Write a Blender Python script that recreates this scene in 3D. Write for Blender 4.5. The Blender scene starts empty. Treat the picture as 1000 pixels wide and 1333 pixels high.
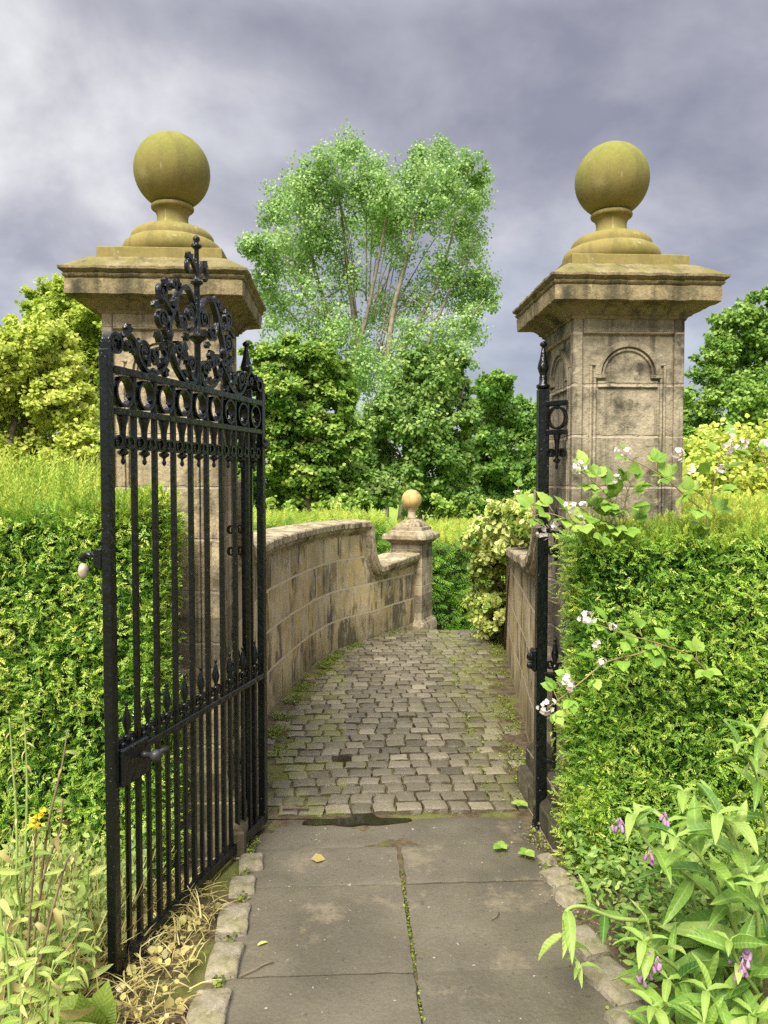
import bpy, math, random
import numpy as np
from mathutils import Vector, Matrix
random.seed(7); rng = np.random.default_rng(7)
R = math.radians
sc = bpy.context.scene
C = sc.collection

# ------------------------------------------------------------------ camera
FPX, EYE, PITCH, YAW = 1000.0, 1.55, R(2.32), R(2.86)
cam = bpy.data.cameras.new("camera"); camo = bpy.data.objects.new("camera", cam); C.objects.link(camo)
cam.sensor_fit = 'HORIZONTAL'; cam.sensor_width = 36; cam.lens = 36; cam.clip_start = .05; cam.clip_end = 2000
camo.location = (0, 0, EYE); camo.rotation_euler = (R(90) - PITCH, 0, -YAW)
sc.camera = camo

def ray(px, py):
    r = (px - 500) / FPX; u = -(py - 666.5) / FPX
    f = math.cos(PITCH) + u * math.sin(PITCH); z = u * math.cos(PITCH) - math.sin(PITCH)
    return np.array([r * math.cos(YAW) + f * math.sin(YAW), -r * math.sin(YAW) + f * math.cos(YAW), z])
def atY(px, py, Y):
    d = ray(px, py); return np.array([0, 0, EYE]) + d * (Y / d[1])
def ground(px, py, z=0.0):
    d = ray(px, py); return np.array([0, 0, EYE]) + d * ((z - EYE) / d[2])

# ------------------------------------------------------------------ tags
def tag(o, label=None, cat=None, group=None, kind=None):
    if label: o['label'] = label
    if cat: o['category'] = cat
    if group: o['group'] = group
    if kind: o['kind'] = kind
    return o
def thing(name, label, cat, loc=(0, 0, 0), rz=0, group=None):
    o = bpy.data.objects.new(name, None); C.objects.link(o); o.location = loc; o.rotation_euler = (0, 0, rz)
    o.empty_display_size = .1
    return tag(o, label, cat, group)

# ------------------------------------------------------------------ mesh builder
class MB:
    def __init__(s): s.v = []; s.f = []; s.uv = None
    def add(s, vs, fs):
        b = len(s.v); s.v += [tuple(map(float, p)) for p in vs]; s.f += [tuple(i + b for i in f) for f in fs]
        return b
    def box(s, a, b, bev=0.0):
        (x0, y0, z0), (x1, y1, z1) = a, b
        if bev <= 0:
            s.add([(x0,y0,z0),(x1,y0,z0),(x1,y1,z0),(x0,y1,z0),(x0,y0,z1),(x1,y0,z1),(x1,y1,z1),(x0,y1,z1)],
                  [(0,3,2,1),(4,5,6,7),(0,1,5,4),(1,2,6,5),(2,3,7,6),(3,0,4,7)]); return
        cx, cy, cz = (x0+x1)/2, (y0+y1)/2, (z0+z1)/2; hx, hy, hz = (x1-x0)/2, (y1-y0)/2, (z1-z0)/2
        vs = []; idx = {}
        for sx in (-1, 1):
            for sy in (-1, 1):
                for sz in (-1, 1):
                    for ax in range(3):
                        h = [hx - bev, hy - bev, hz - bev]; h[ax] = (hx, hy, hz)[ax]
                        idx[(sx, sy, sz, ax)] = len(vs); vs.append((cx+sx*h[0], cy+sy*h[1], cz+sz*h[2]))
        I = idx; fs = []
        for q in (-1, 1):
            fx = [I[(q,-1,-1,0)], I[(q,1,-1,0)], I[(q,1,1,0)], I[(q,-1,1,0)]]; fs.append(tuple(fx if q > 0 else fx[::-1]))
            fy = [I[(-1,q,-1,1)], I[(-1,q,1,1)], I[(1,q,1,1)], I[(1,q,-1,1)]]; fs.append(tuple(fy if q > 0 else fy[::-1]))
            fz = [I[(-1,-1,q,2)], I[(1,-1,q,2)], I[(1,1,q,2)], I[(-1,1,q,2)]]; fs.append(tuple(fz if q > 0 else fz[::-1]))
        for a_ in (-1, 1):
            for b_ in (-1, 1):
                t = [I[(a_,b_,-1,0)], I[(a_,b_,1,0)], I[(a_,b_,1,1)], I[(a_,b_,-1,1)]]; fs.append(tuple(t[::-1] if a_*b_ > 0 else t) if False else tuple(t if a_*b_ < 0 else t[::-1]))
                t = [I[(a_,-1,b_,0)], I[(a_,1,b_,0)], I[(a_,1,b_,2)], I[(a_,-1,b_,2)]]; fs.append(tuple(t if a_*b_ > 0 else t[::-1])[::-1])
                t = [I[(-1,a_,b_,1)], I[(1,a_,b_,1)], I[(1,a_,b_,2)], I[(-1,a_,b_,2)]]; fs.append(tuple(t if a_*b_ > 0 else t[::-1]))
                for c_ in (-1, 1):
                    t = [I[(a_,b_,c_,0)], I[(a_,b_,c_,1)], I[(a_,b_,c_,2)]]; fs.append(tuple(t if a_*b_*c_ > 0 else t[::-1]))
        s.add(vs, fs)
    def lathe(s, prof, c=(0, 0, 0), n=20):
        vs = []; fs = []; m = len(prof)
        for i in range(n):
            a = 2*math.pi*i/n
            for r, z in prof: vs.append((c[0]+r*math.cos(a), c[1]+r*math.sin(a), c[2]+z))
        for i in range(n):
            j = (i+1) % n
            for k in range(m-1): fs.append((i*m+k, j*m+k, j*m+k+1, i*m+k+1))
        fs.append(tuple(i*m for i in range(n))[::-1]); fs.append(tuple(i*m+m-1 for i in range(n)))
        s.add(vs, fs)
    def sqlathe(s, prof, n=14, amp=0.0):
        """rings of a square of half size r at height z, n pieces per side"""
        vs = []; fs = []; m = 4*n
        for r, z in prof:
            for q in range(4):
                for k in range(n):
                    t = -1 + 2*k/n
                    x, y = [(t, -1), (1, t), (-t, 1), (-1, -t)][q]
                    vs.append((x*r, y*r, z))
        for j in range(len(prof)-1):
            for i in range(m):
                k = (i+1) % m; fs.append((j*m+i, j*m+k, (j+1)*m+k, (j+1)*m+i))
        fs.append(tuple(range(m))[::-1]); fs.append(tuple((len(prof)-1)*m+i for i in range(m)))
        if amp:
            out = []
            for (x, y, z) in vs:
                q = amp*(math.sin(31*x+17*z+5)+math.sin(43*y-29*z)+.8*math.sin(71*x+57*y+91*z)+.6*math.sin(113*x-97*y+41*z))
                l = math.hypot(x, y) or 1
                out.append((x+q*x/l, y+q*y/l, z+.6*amp*(math.sin(37*x+23*y)+math.sin(83*y-61*x))))
            vs = out
        s.add(vs, fs)
    def tube(s, pts, rad, n=7, cap=True):
        P = [Vector(p) for p in pts]; m = len(P)
        rr = rad if hasattr(rad, '__len__') else [rad]*m
        vs = []; fs = []; up = None
        for i in range(m):
            t = (P[min(i+1, m-1)] - P[max(i-1, 0)]).normalized()
            if up is None: up = t.orthogonal().normalized()
            up = (up - t*up.dot(t)); up = up.normalized() if up.length > 1e-6 else t.orthogonal().normalized()
            sd = t.cross(up)
            for k in range(n):
                a = 2*math.pi*k/n; vs.append(tuple(P[i] + (up*math.cos(a)+sd*math.sin(a))*rr[i]))
        for i in range(m-1):
            for k in range(n):
                j = (k+1) % n; fs.append((i*n+k, i*n+j, (i+1)*n+j, (i+1)*n+k))
        if cap: fs.append(tuple(range(n))[::-1]); fs.append(tuple((m-1)*n+k for k in range(n)))
        s.add(vs, fs)
    def strip(s, pts, w, d, y=0.0):
        """flat iron bent in the local xz plane: w in plane, d across (y); w may taper"""
        m = len(pts); ww = w if hasattr(w, '__len__') else [w]*m
        vs = []; fs = []
        for i in range(m):
            a = pts[max(i-1, 0)]; b = pts[min(i+1, m-1)]
            tx, tz = b[0]-a[0], b[1]-a[1]; l = math.hypot(tx, tz) or 1; nx, nz = -tz/l, tx/l
            h = ww[i]/2
            for sn, sy in ((-1,-1),(1,-1),(1,1),(-1,1)): vs.append((pts[i][0]+nx*h*sn, y+sy*d/2, pts[i][1]+nz*h*sn))
        for i in range(m-1):
            for k in range(4):
                j = (k+1) % 4; fs.append((i*4+k, i*4+j, (i+1)*4+j, (i+1)*4+k))
        fs.append((0,1,2,3)); fs.append(tuple((m-1)*4+k for k in (3,2,1,0)))
        s.add(vs, fs)
    def sphere(s, c, r, n=12, sq=(1, 1, 1)):
        prof = [(r*math.sin(math.pi*k/n)*1.0 + 1e-5, -r*math.cos(math.pi*k/n)) for k in range(n+1)]
        b = len(s.v); s.lathe(prof, (0, 0, 0), n*2 if n > 6 else 10)
        for i in range(b, len(s.v)):
            x, y, z = s.v[i]; s.v[i] = (c[0]+x*sq[0], c[1]+y*sq[1], c[2]+z*sq[2])
    def build(s, name, m, parent=None, smooth=False, fixn=False, auto=None):
        me = bpy.data.meshes.new(name); me.from_pydata(s.v, [], s.f); me.update()
        if fixn:
            import bmesh
            bm = bmesh.new(); bm.from_mesh(me); bmesh.ops.recalc_face_normals(bm, faces=bm.faces); bm.to_mesh(me); bm.free()
        if smooth: me.polygons.foreach_set('use_smooth', [True]*len(me.polygons))
        if auto is not None:
            me.polygons.foreach_set('use_smooth', [True]*len(me.polygons)); me.set_sharp_from_angle(angle=R(auto))
        o = bpy.data.objects.new(name, me); C.objects.link(o)
        if m: me.materials.append(m)
        if parent: o.parent = parent
        return o

def catmull(pts, n=8):
    P = [np.array(p, float) for p in pts]; P = [2*P[0]-P[1]] + P + [2*P[-1]-P[-2]]; out = []
    for i in range(1, len(P)-2):
        for k in range(n):
            t = k/n; a, b, c, d = P[i-1:i+3]
            out.append(.5*((2*b)+(-a+c)*t+(2*a-5*b+4*c-d)*t*t+(-a+3*b-3*c+d)*t**3))
    out.append(P[-2]); return out
def spiral(cx, cz, r0, r1, a0, turns, n=26):
    return [(cx+(r0+(r1-r0)*k/n)*math.cos(a0+2*math.pi*turns*k/n), cz+(r0+(r1-r0)*k/n)*math.sin(a0+2*math.pi*turns*k/n)) for k in range(n+1)]

# ------------------------------------------------------------------ scattered leaf meshes (numpy)
def leaf_mesh(name, mat, T, F, pos, D, Nn, scale, var, parent=None, smooth=False):
    """T (n,3): template, y along leaf, z normal; D leaf direction, Nn approx normal, var 0..1 per leaf"""
    T = np.asarray(T, float); N = len(pos); n = len(T)
    D = D/np.linalg.norm(D, axis=1, keepdims=True)
    Z = Nn - D*(Nn*D).sum(1, keepdims=True); l = np.linalg.norm(Z, axis=1, keepdims=True); Z = Z/np.maximum(l, 1e-6)
    X = np.cross(D, Z); sc_ = np.asarray(scale, float)
    if sc_.ndim == 0: sc_ = np.full(N, float(sc_))
    if sc_.ndim == 1: sc_ = np.repeat(sc_[:, None], 3, 1)
    V = pos[:, None, :] + (T[None, :, 0:1]*sc_[:, None, 0:1])*X[:, None, :] + (T[None, :, 1:2]*sc_[:, None, 1:2])*D[:, None, :] + (T[None, :, 2:3]*sc_[:, None, 2:3])*Z[:, None, :]
    V = V.reshape(-1, 3)
    fl = np.concatenate([np.array(f) for f in F]); cnt = np.array([len(f) for f in F])
    loops = (fl[None, :] + (np.arange(N)*n)[:, None]).ravel()
    tot = np.tile(cnt, N); start = np.concatenate([[0], np.cumsum(tot)[:-1]])
    me = bpy.data.meshes.new(name)
    me.vertices.add(len(V)); me.vertices.foreach_set('co', V.ravel().astype(np.float32))
    me.loops.add(len(loops)); me.loops.foreach_set('vertex_index', loops.astype(np.int32))
    me.polygons.add(len(tot)); me.polygons.foreach_set('loop_start', start.astype(np.int32))
    me.update(calc_edges=True); me.validate()
    at = me.attributes.new('var', 'FLOAT', 'POINT'); at.data.foreach_set('value', np.repeat(np.asarray(var, float), n).astype(np.float32))
    if smooth: me.polygons.foreach_set('use_smooth', np.ones(len(tot), bool))
    if n > 20:
        lc = me.attributes.new('leafco', 'FLOAT_VECTOR', 'POINT'); lc.data.foreach_set('vector', np.tile(T, (N, 1)).ravel().astype(np.float32))
    me.materials.append(mat)
    o = bpy.data.objects.new(name, me); C.objects.link(o)
    if parent: o.parent = parent
    return o
def rnd(n, s=1.0): return rng.normal(0, s, (n, 3))
def unit(n):
    v = rng.normal(0, 1, (n, 3)); return v/np.linalg.norm(v, axis=1, keepdims=True)
def wob(p, s=1.0, ph=0.0):
    x, y, z = p[:, 0]*s, p[:, 1]*s, p[:, 2]*s
    return (np.sin(3.1*x+1.7*y+ph)+np.sin(2.3*z-2.9*x+1.3+ph)+np.sin(5.7*y+4.1*z+.7)+.6*np.sin(9.1*x-7.3*z+ph)+.5*np.sin(13.7*z+11.1*y+5.1*x))/4.1

def sprig_template(nn=8, L=.075, nl=.02, nw=.0034, spread=1.0):
    V = []; F = []
    def quad(a, b, c, d): b0 = len(V); V.extend([a, b, c, d]); F.append((b0, b0+1, b0+2, b0+3))
    quad((-.0012, 0, 0), (.0012, 0, 0), (.0006, L, .004), (-.0006, L, .004))
    for i in range(nn):
        t = (i+.6)/nn; y0 = L*t; ln = nl*(1-.45*t*t)*(.85+.3*((i*7) % 5)/5)
        for sx in (-1, 1):
            a = R(62-22*t)*spread; dx, dy = math.sin(a)*sx, math.cos(a); px_, py_ = dy*nw/2, -dx*nw/2
            z1 = .004*t - .003 + .004*((i*3) % 3 - 1)
            m = (dx*ln*.5, y0+dy*ln*.5, .003)
            quad((0, y0, 0), (m[0]+px_, m[1]+py_, m[2]), (dx*ln, y0+dy*ln, z1), (m[0]-px_, m[1]-py_, m[2]))
    a = nl*.7; quad((0, L, 0), (nw/2, L+a*.5, .003), (0, L+a, 0), (-nw/2, L+a*.5, .003))
    return np.array(V), F
def twig_template(seed, nn=9, L=.042, nl=.017, nw=.0042, rad=1.0):
    r_ = random.Random(seed); V = []; F = []
    def quad(a, b, c, d): b0 = len(V); V.extend([a, b, c, d]); F.append((b0, b0+1, b0+2, b0+3))
    for i in range(nn):
        t = (i+.3)/nn; y0 = L*t; a = R(r_.uniform(35, 75)*(1-.45*t)); ro = (i*2.4+r_.uniform(-.5, .5)); fl = r_.uniform(.25, .75)*rad
        dx, dz = math.cos(ro)*math.sin(a), math.sin(ro)*math.sin(a)*fl; dy = math.cos(a); ln = nl*r_.uniform(.75, 1.15)*(1-.3*t)
        l = math.hypot(dx, dy) or 1; px_, py_ = dy/l*nw/2, -dx/l*nw/2; m = (dx*ln*.55, y0+dy*ln*.55, dz*ln*.5+.001)
        quad((0, y0, 0), (m[0]+px_, m[1]+py_, m[2]), (dx*ln, y0+dy*ln, dz*ln-.001), (m[0]-px_, m[1]-py_, m[2]))
    quad((0, L, 0), (nw/2, L+nl*.4, .001), (0, L+nl*.8, -.001), (-nw/2, L+nl*.4, .001))
    return np.array(V), F
SPRIG = twig_template(1, 11); SPRIG_B = twig_template(5, 9, .034, .019, .005)
SPRIG_FAR = sprig_template(4, .085, .03, .0075)
SHOOT = twig_template(9, 20, .12, .017, .0034, 1.3)
LEAF = (np.array([(0,0,0),(-.5,.35,.06),(0,.4,-.04),(.5,.35,.06),(-.36,.72,.02),(0,.75,-.06),(.36,.72,.02),(0,1,-.12)], float),
        [(0,2,1),(0,3,2),(1,2,5,4),(2,3,6,5),(4,5,7),(5,6,7)])
CARD = (np.array([(0,0,0),(-.42,.45,.05),(0,1,-.1),(.42,.45,.05)], float), [(0,3,2,1)])
def lance_template(n=8, w=.14, droop=.35, fold=.06, wave=.012):
    V = []; F = []
    for i in range(n+1):
        t = i/n; ww = w*(math.sin(math.pi*min(1, t*.93+.05))**.8)*(1-.25*t) if 0 < i < n else w*.06
        if i == n: ww = .002
        z = .1*t - droop*t*t
        wv = wave*math.sin(i*2.4)
        V += [(-ww, t*(1-.12*t), z+fold*ww/w+wv), (-ww*.5, t*(1-.12*t), z+fold*.35*ww/w), (0, t*(1-.12*t), z-.012), (ww*.5, t*(1-.12*t), z+fold*.35*ww/w), (ww, t*(1-.12*t), z+fold*ww/w-wv)]
    for i in range(n):
        for k in range(4): F.append((i*5+k, i*5+k+1, i*5+k+6, i*5+k+5))
    return np.array(V), F
LANCE = lance_template(); LANCE2 = lance_template(8, .15, .75, .05, .02)
def ovate_template(n=8, w=.36):
    V = []; F = []
    for i in range(n+1):
        t = i/n; ww = w*math.sin(math.pi*t**.8)**.75*(1+.07*(-1)**i) if 0 < i < n else .004
        z = .06*t-.22*t*t
        V += [(-ww, t-.03*(i % 2), z+.07*ww/w), (0, t, z), (ww, t-.03*(i % 2), z+.07*ww/w)]
    for i in range(n):
        for k in range(2): F.append((i*3+k, i*3+k+1, i*3+k+4, i*3+k+3))
    return np.array(V), F
OVATE = ovate_template()
BLADE = (np.array([(-.5,0,0),(.5,0,0),(-.42,.35,.05),(.42,.35,.05),(-.28,.7,.0),(.28,.7,.0),(0,1,-.15)], float), [(0,1,3,2),(2,3,5,4),(4,5,6)])

# ------------------------------------------------------------------ materials
class Mt:
    def __init__(s, name, rough=.7, spec=.3):
        s.m = bpy.data.materials.new(name); s.m.use_nodes = True; s.t = s.m.node_tree
        s.b = s.t.nodes['Principled BSDF']; s.b.inputs['Roughness'].default_value = rough
        s.b.inputs['Specular IOR Level'].default_value = spec
    def n(s, typ, ins=None, **kw):
        nd = s.t.nodes.new('ShaderNode'+typ)
        for k, v in kw.items(): setattr(nd, k, v)
        for k, v in (ins or {}).items(): s.set(nd.inputs[k], v)
        return nd
    def set(s, sock, v):
        if hasattr(v, 'is_linked') or hasattr(v, 'links'): s.t.links.new(v, sock)
        else:
            if sock.type == 'RGBA' and len(v) == 3: v = (*v, 1)
            sock.default_value = v
    def coord(s, k='Object', scale=(1, 1, 1), loc=(0, 0, 0)):
        tc = s.n('TexCoord'); mp = s.n('Mapping', {'Scale': scale, 'Location': loc}); s.t.links.new(tc.outputs[k], mp.inputs['Vector']); return mp.outputs[0]
    def noise(s, vec, scale, det=4, rough=.55, dist=0.0):
        return s.n('TexNoise', {'Vector': vec, 'Scale': scale, 'Detail': det, 'Roughness': rough, 'Distortion': dist}).outputs['Fac']
    def ramp(s, fac, a, b, ca=(0, 0, 0), cb=(1, 1, 1)):
        r = s.n('ValToRGB', {'Fac': fac}); e = r.color_ramp.elements
        e[0].position = a; e[1].position = b; e[0].color = (*ca, 1); e[1].color = (*cb, 1); return r.outputs['Color']
    def mix(s, fac, a, b, mode='MIX'):
        x = s.n('Mix', data_type='RGBA', blend_type=mode); s.set(x.inputs[0], fac); s.set(x.inputs[6], a); s.set(x.inputs[7], b); return x.outputs[2]
    def math(s, op, a, b=None, c=None):
        x = s.n('Math', operation=op); s.set(x.inputs[0], a)
        if b is not None: s.set(x.inputs[1], b)
        if c is not None: s.set(x.inputs[2], c)
        return x.outputs[0]
    def col(s, c): s.set(s.b.inputs['Base Color'], c)
    def bump(s, h, st=.3, dist=.01):
        bp = s.n('Bump', {'Height': h, 'Strength': st, 'Distance': dist}); s.t.links.new(bp.outputs[0], s.b.inputs['Normal'])
    def rough(s, v): s.set(s.b.inputs['Roughness'], v)

def stone_mat(name, light, dark, stain, joint=None, algae=.5, moss=(.16, .15, .04), dark_foot=False):
    M = Mt(name, .9, .15); v = M.coord()
    n1 = M.noise(v, 2.7, 6, .6, .3); n2 = M.noise(v, 55, 3, .7)
    c = M.mix(M.ramp(n1, .38, .64), dark, light)
    c = M.mix(.55, c, M.ramp(n2, .25, .8, (.45, .45, .45), (1.25, 1.25, 1.25)), 'MULTIPLY')
    bl = M.noise(M.coord(scale=(1, 1, 1), loc=(3, 1, 2)), 7, 5, .65)
    c = M.mix(M.ramp(bl, .50, .66), c, stain)
    st = M.noise(M.coord(scale=(9, 9, .7)), 2.2, 5, .6)
    c = M.mix(M.math('MULTIPLY', M.ramp(st, .5, .66), .75), c, stain)
    g = M.n('NewGeometry'); nz = M.n('SeparateXYZ', {0: g.outputs['Normal']}).outputs['Z']
    al = M.math('MULTIPLY', M.ramp(nz, .1, .75), M.ramp(M.noise(v, 9, 4), .35, .6))
    c = M.mix(M.math('MULTIPLY', al, algae), c, moss)
    sp = M.noise(M.coord(loc=(5, 2, 9)), 30, 5, .75)
    c = M.mix(M.math('MULTIPLY', M.ramp(sp, .58, .68), .6), c, tuple(.55*q for q in stain))
    c = M.mix(M.math('MULTIPLY', M.ramp(M.noise(M.coord(loc=(1, 7, 3)), 19, 5, .7), .60, .70), .55), c, tuple(min(.7, 1.35*q) for q in light))
    if dark_foot:
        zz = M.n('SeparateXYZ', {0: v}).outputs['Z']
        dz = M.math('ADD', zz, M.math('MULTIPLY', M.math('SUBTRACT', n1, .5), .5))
        c = M.mix(M.ramp(dz, .1, .5, (.82,)*3, (0,)*3), c, (.055, .05, .03))  # colour goes dark brown towards the foot, edge broken by noise
    h = M.math('ADD', M.math('ADD', M.math('MULTIPLY', n2, .5), M.math('MULTIPLY', bl, 1.2)), M.math('MULTIPLY', sp, .8))
    if joint:
        z = M.n('SeparateXYZ', {0: v}).outputs['Z']
        w = M.math('ADD', z, M.math('MULTIPLY', M.math('SUBTRACT', M.noise(v, 14, 3), .5), .012))
        fr = M.math('FRACT', M.math('DIVIDE', w, joint)); d = M.math('ABSOLUTE', M.math('SUBTRACT', fr, .5))
        jm = M.ramp(d, .470, .482)
        jm = M.math('MULTIPLY', jm, M.ramp(M.noise(v, 22, 4), .3, .48))
        c = M.mix(M.math('MULTIPLY', jm, .85), c, (.50, .42, .33))
        blk = M.n('TexWhiteNoise', {'W': M.math('FLOOR', M.math('ADD', M.math('DIVIDE', w, joint), .5))}, noise_dimensions='1D').outputs['Value']
        c = M.mix(.8, c, M.ramp(blk, 0, 1, (.40, .40, .40), (1.28, 1.26, 1.2)), 'MULTIPLY')
        h = M.math('SUBTRACT', h, M.math('MULTIPLY', jm, .5))
    M.col(c); M.bump(h, .8, .009); return M.m

PIER = stone_mat('pier_sandstone', (.46, .405, .295), (.26, .228, .168), (.085, .078, .06), .2175, dark_foot=True)
PIERL = stone_mat('light_pier_sandstone', (.62, .52, .35), (.42, .345, .225), (.17, .14, .10), .2175, dark_foot=True)
CAPM = stone_mat('cap_sandstone', (.40, .32, .18), (.24, .20, .11), (.075, .07, .045), None, .8)
KERB = stone_mat('kerb_sandstone', (.42, .37, .29), (.25, .22, .17), (.10, .095, .07), None, .5)
SMALLPIER = stone_mat('weathered_sandstone', (.56, .50, .36), (.36, .29, .19), (.14, .11, .085), .2, .3)

def finial_mat(name, ochre, olive, amt):
    M = Mt(name, .85, .2); v = M.coord()
    n1 = M.noise(v, 4, 5, .6); g = M.n('NewGeometry'); nz = M.n('SeparateXYZ', {0: g.outputs['Normal']}).outputs['Z']
    f = M.math('MULTIPLY', M.ramp(M.math('ADD', nz, M.math('MULTIPLY', n1, .8)), -.3, 1.2), amt)
    c = M.mix(f, ochre, olive)
    c = M.mix(.5, c, M.ramp(M.noise(v, 70, 3, .7), .3, .75, (.7, .7, .7), (1.15, 1.15, 1.15)), 'MULTIPLY')
    c = M.mix(M.math('MULTIPLY', M.ramp(M.noise(M.coord(scale=(6, 6, .8)), 3, 4), .5, .7), .5), c, (.13, .11, .05))
    c = M.mix(M.math('MULTIPLY', M.ramp(M.noise(M.coord(loc=(2, 8, 1)), 8, 6, .75), .50, .66), .6), c, (.15, .16, .035))
    c = M.mix(M.math('MULTIPLY', M.ramp(M.noise(M.coord(loc=(6, 2, 7)), 11, 5, .75), .58, .66), .4), c, (.36, .33, .16))
    c = M.mix(M.math('MULTIPLY', M.ramp(M.noise(M.coord(scale=(22, 22, 1.2), loc=(4, 1, 0)), 1.5, 3), .70, .76), .6), c, (.46, .44, .30))
    c = M.mix(M.math('MULTIPLY', M.ramp(M.noise(v, 26, 3), .70, .76), .7), c, (.42, .40, .30))
    M.col(c); M.bump(M.noise(v, 90, 3, .7), .25, .003); return M.m
BALL = finial_mat('lichen_ball_stone', (.26, .215, .075), (.225, .225, .05), .95)
FINB = finial_mat('ochre_finial_stone', (.30, .235, .09), (.25, .22, .06), .7)
SBALL = finial_mat('pale_ball_stone', (.60, .44, .18), (.58, .44, .18), .5)

def wall_mat(name):
    M = Mt(name, .9, .15)
    tc = M.n('TexCoord'); uv = tc.outputs['UV']
    def uvm(sx, sy, l=(0, 0, 0)):
        return M.n('Mapping', {'Vector': uv, 'Scale': (sx, sy, 1), 'Location': l}).outputs[0]
    wv = M.n('VectorMath', {0: uv, 1: M.n('VectorMath', {0: M.n('TexNoise', {'Vector': uv, 'Scale': 9., 'Detail': 3.}).outputs['Color'], 1: (.012, .012, 0)}, operation='MULTIPLY').outputs[0]}, operation='ADD').outputs[0]
    bk = M.n('TexBrick', {'Vector': wv, 'Color1': (0, 0, 0, 1), 'Color2': (1, 1, 1, 1), 'Mortar': (.5, .5, .5, 1), 'Scale': 1., 'Mortar Size': .010, 'Mortar Smooth': .2, 'Bias': 0., 'Brick Width': .52, 'Row Height': .275}, offset=.5)
    c = M.mix(M.ramp(M.noise(uvm(1, 1), 3.5, 6, .62, .4), .35, .65), (.40, .33, .205), (.66, .56, .37))
    c = M.mix(.75, c, M.ramp(bk.outputs['Color'], 0, 1, (.50, .48, .46), (1.32, 1.27, 1.12)), 'MULTIPLY')
    sh = M.n('VectorMath', {0: bk.outputs['Color'], 1: (9., 3., 0)}, operation='MULTIPLY').outputs[0]
    uvb = M.n('VectorMath', {0: uv, 1: sh}, operation='ADD').outputs[0]
    def uvm2(sx, sy, l=(0, 0, 0)):
        k = M.math('GREATER_THAN', M.noise(uvm(1, 1, (l[0]+2, 1, 0)), .9, 2), .47)
        w = M.n('Mix', data_type='VECTOR'); M.set(w.inputs[0], k); M.set(w.inputs[4], uv); M.set(w.inputs[5], uvb)
        return M.n('Mapping', {'Vector': w.outputs[1], 'Scale': (sx, sy, 1), 'Location': l}).outputs[0]
    st = M.math('SUBTRACT', M.noise(uvm2(3.4, .8), 1.7, 6, .7, .5), M.math('MULTIPLY', M.math('SUBTRACT', M.noise(uvm(1, 1, (3, 3, 0)), 1.3, 3), .5), -.35))
    ye = M.noise(uvm2(3.5, .9, (7, 3, 0)), 1.4, 5, .6)
    c = M.mix(M.math('MULTIPLY', M.ramp(ye, .48, .62), .5), c, (.50, .35, .06))
    uu = M.n('SeparateXYZ', {0: uv}).outputs['X']; st = M.math('ADD', st, M.math('MULTIPLY', M.ramp(M.math('MULTIPLY', uu, .1), .37, .43), .05))
    c = M.mix(M.math('MULTIPLY', M.ramp(st, .51, .60), .82), c, (.085, .072, .055))
    wh = M.noise(uvm2(6, 2, (1, 9, 0)), 2.2, 6, .7)
    c = M.mix(M.math('MULTIPLY', M.ramp(wh, .53, .62), .7), c, (.58, .54, .44))
    c = M.mix(.5, c, M.ramp(M.noise(uvm(1, 1), 60, 3, .7), .3, .75, (.6, .6, .6), (1.2, 1.2, 1.2)), 'MULTIPLY')
    c = M.mix(M.math('MULTIPLY', bk.outputs['Fac'], .85), c, (.58, .50, .36))
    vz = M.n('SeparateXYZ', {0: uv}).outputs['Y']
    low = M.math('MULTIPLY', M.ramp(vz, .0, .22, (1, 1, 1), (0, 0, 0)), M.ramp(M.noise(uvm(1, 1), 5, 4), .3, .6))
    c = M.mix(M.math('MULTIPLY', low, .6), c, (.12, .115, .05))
    M.col(c)
    M.bump(M.math('SUBTRACT', M.math('ADD', M.noise(uvm(1, 1), 60, 4, .7), M.noise(uvm(1, 1), 9, 3)), M.math('MULTIPLY', bk.outputs['Fac'], .8)), .5, .006)
    return M.m
WALL = wall_mat('streaked_ashlar')

def iron_mat():
    M = Mt('black_gloss_paint', .28, .5); v = M.coord()
    n = M.noise(v, 38, 4, .6)
    M.col(M.mix(M.ramp(M.noise(v, 12, 5), .62, .72), (.008, .010, .011), (.022, .026, .028)))
    c = M.mix(M.ramp(M.noise(v, 12, 5), .62, .72), (.004, .006, .006), (.012, .016, .017))
    c = M.mix(M.math('MULTIPLY', M.ramp(M.noise(v, 95, 2, .5), .73, .76), .7), c, (.20, .22, .22))
    M.col(c); M.rough(M.math('ADD', M.math('MULTIPLY', M.noise(v, 25, 4), .26), .05))
    M.bump(n, .8, .008); return M.m
IRON = iron_mat()

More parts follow.
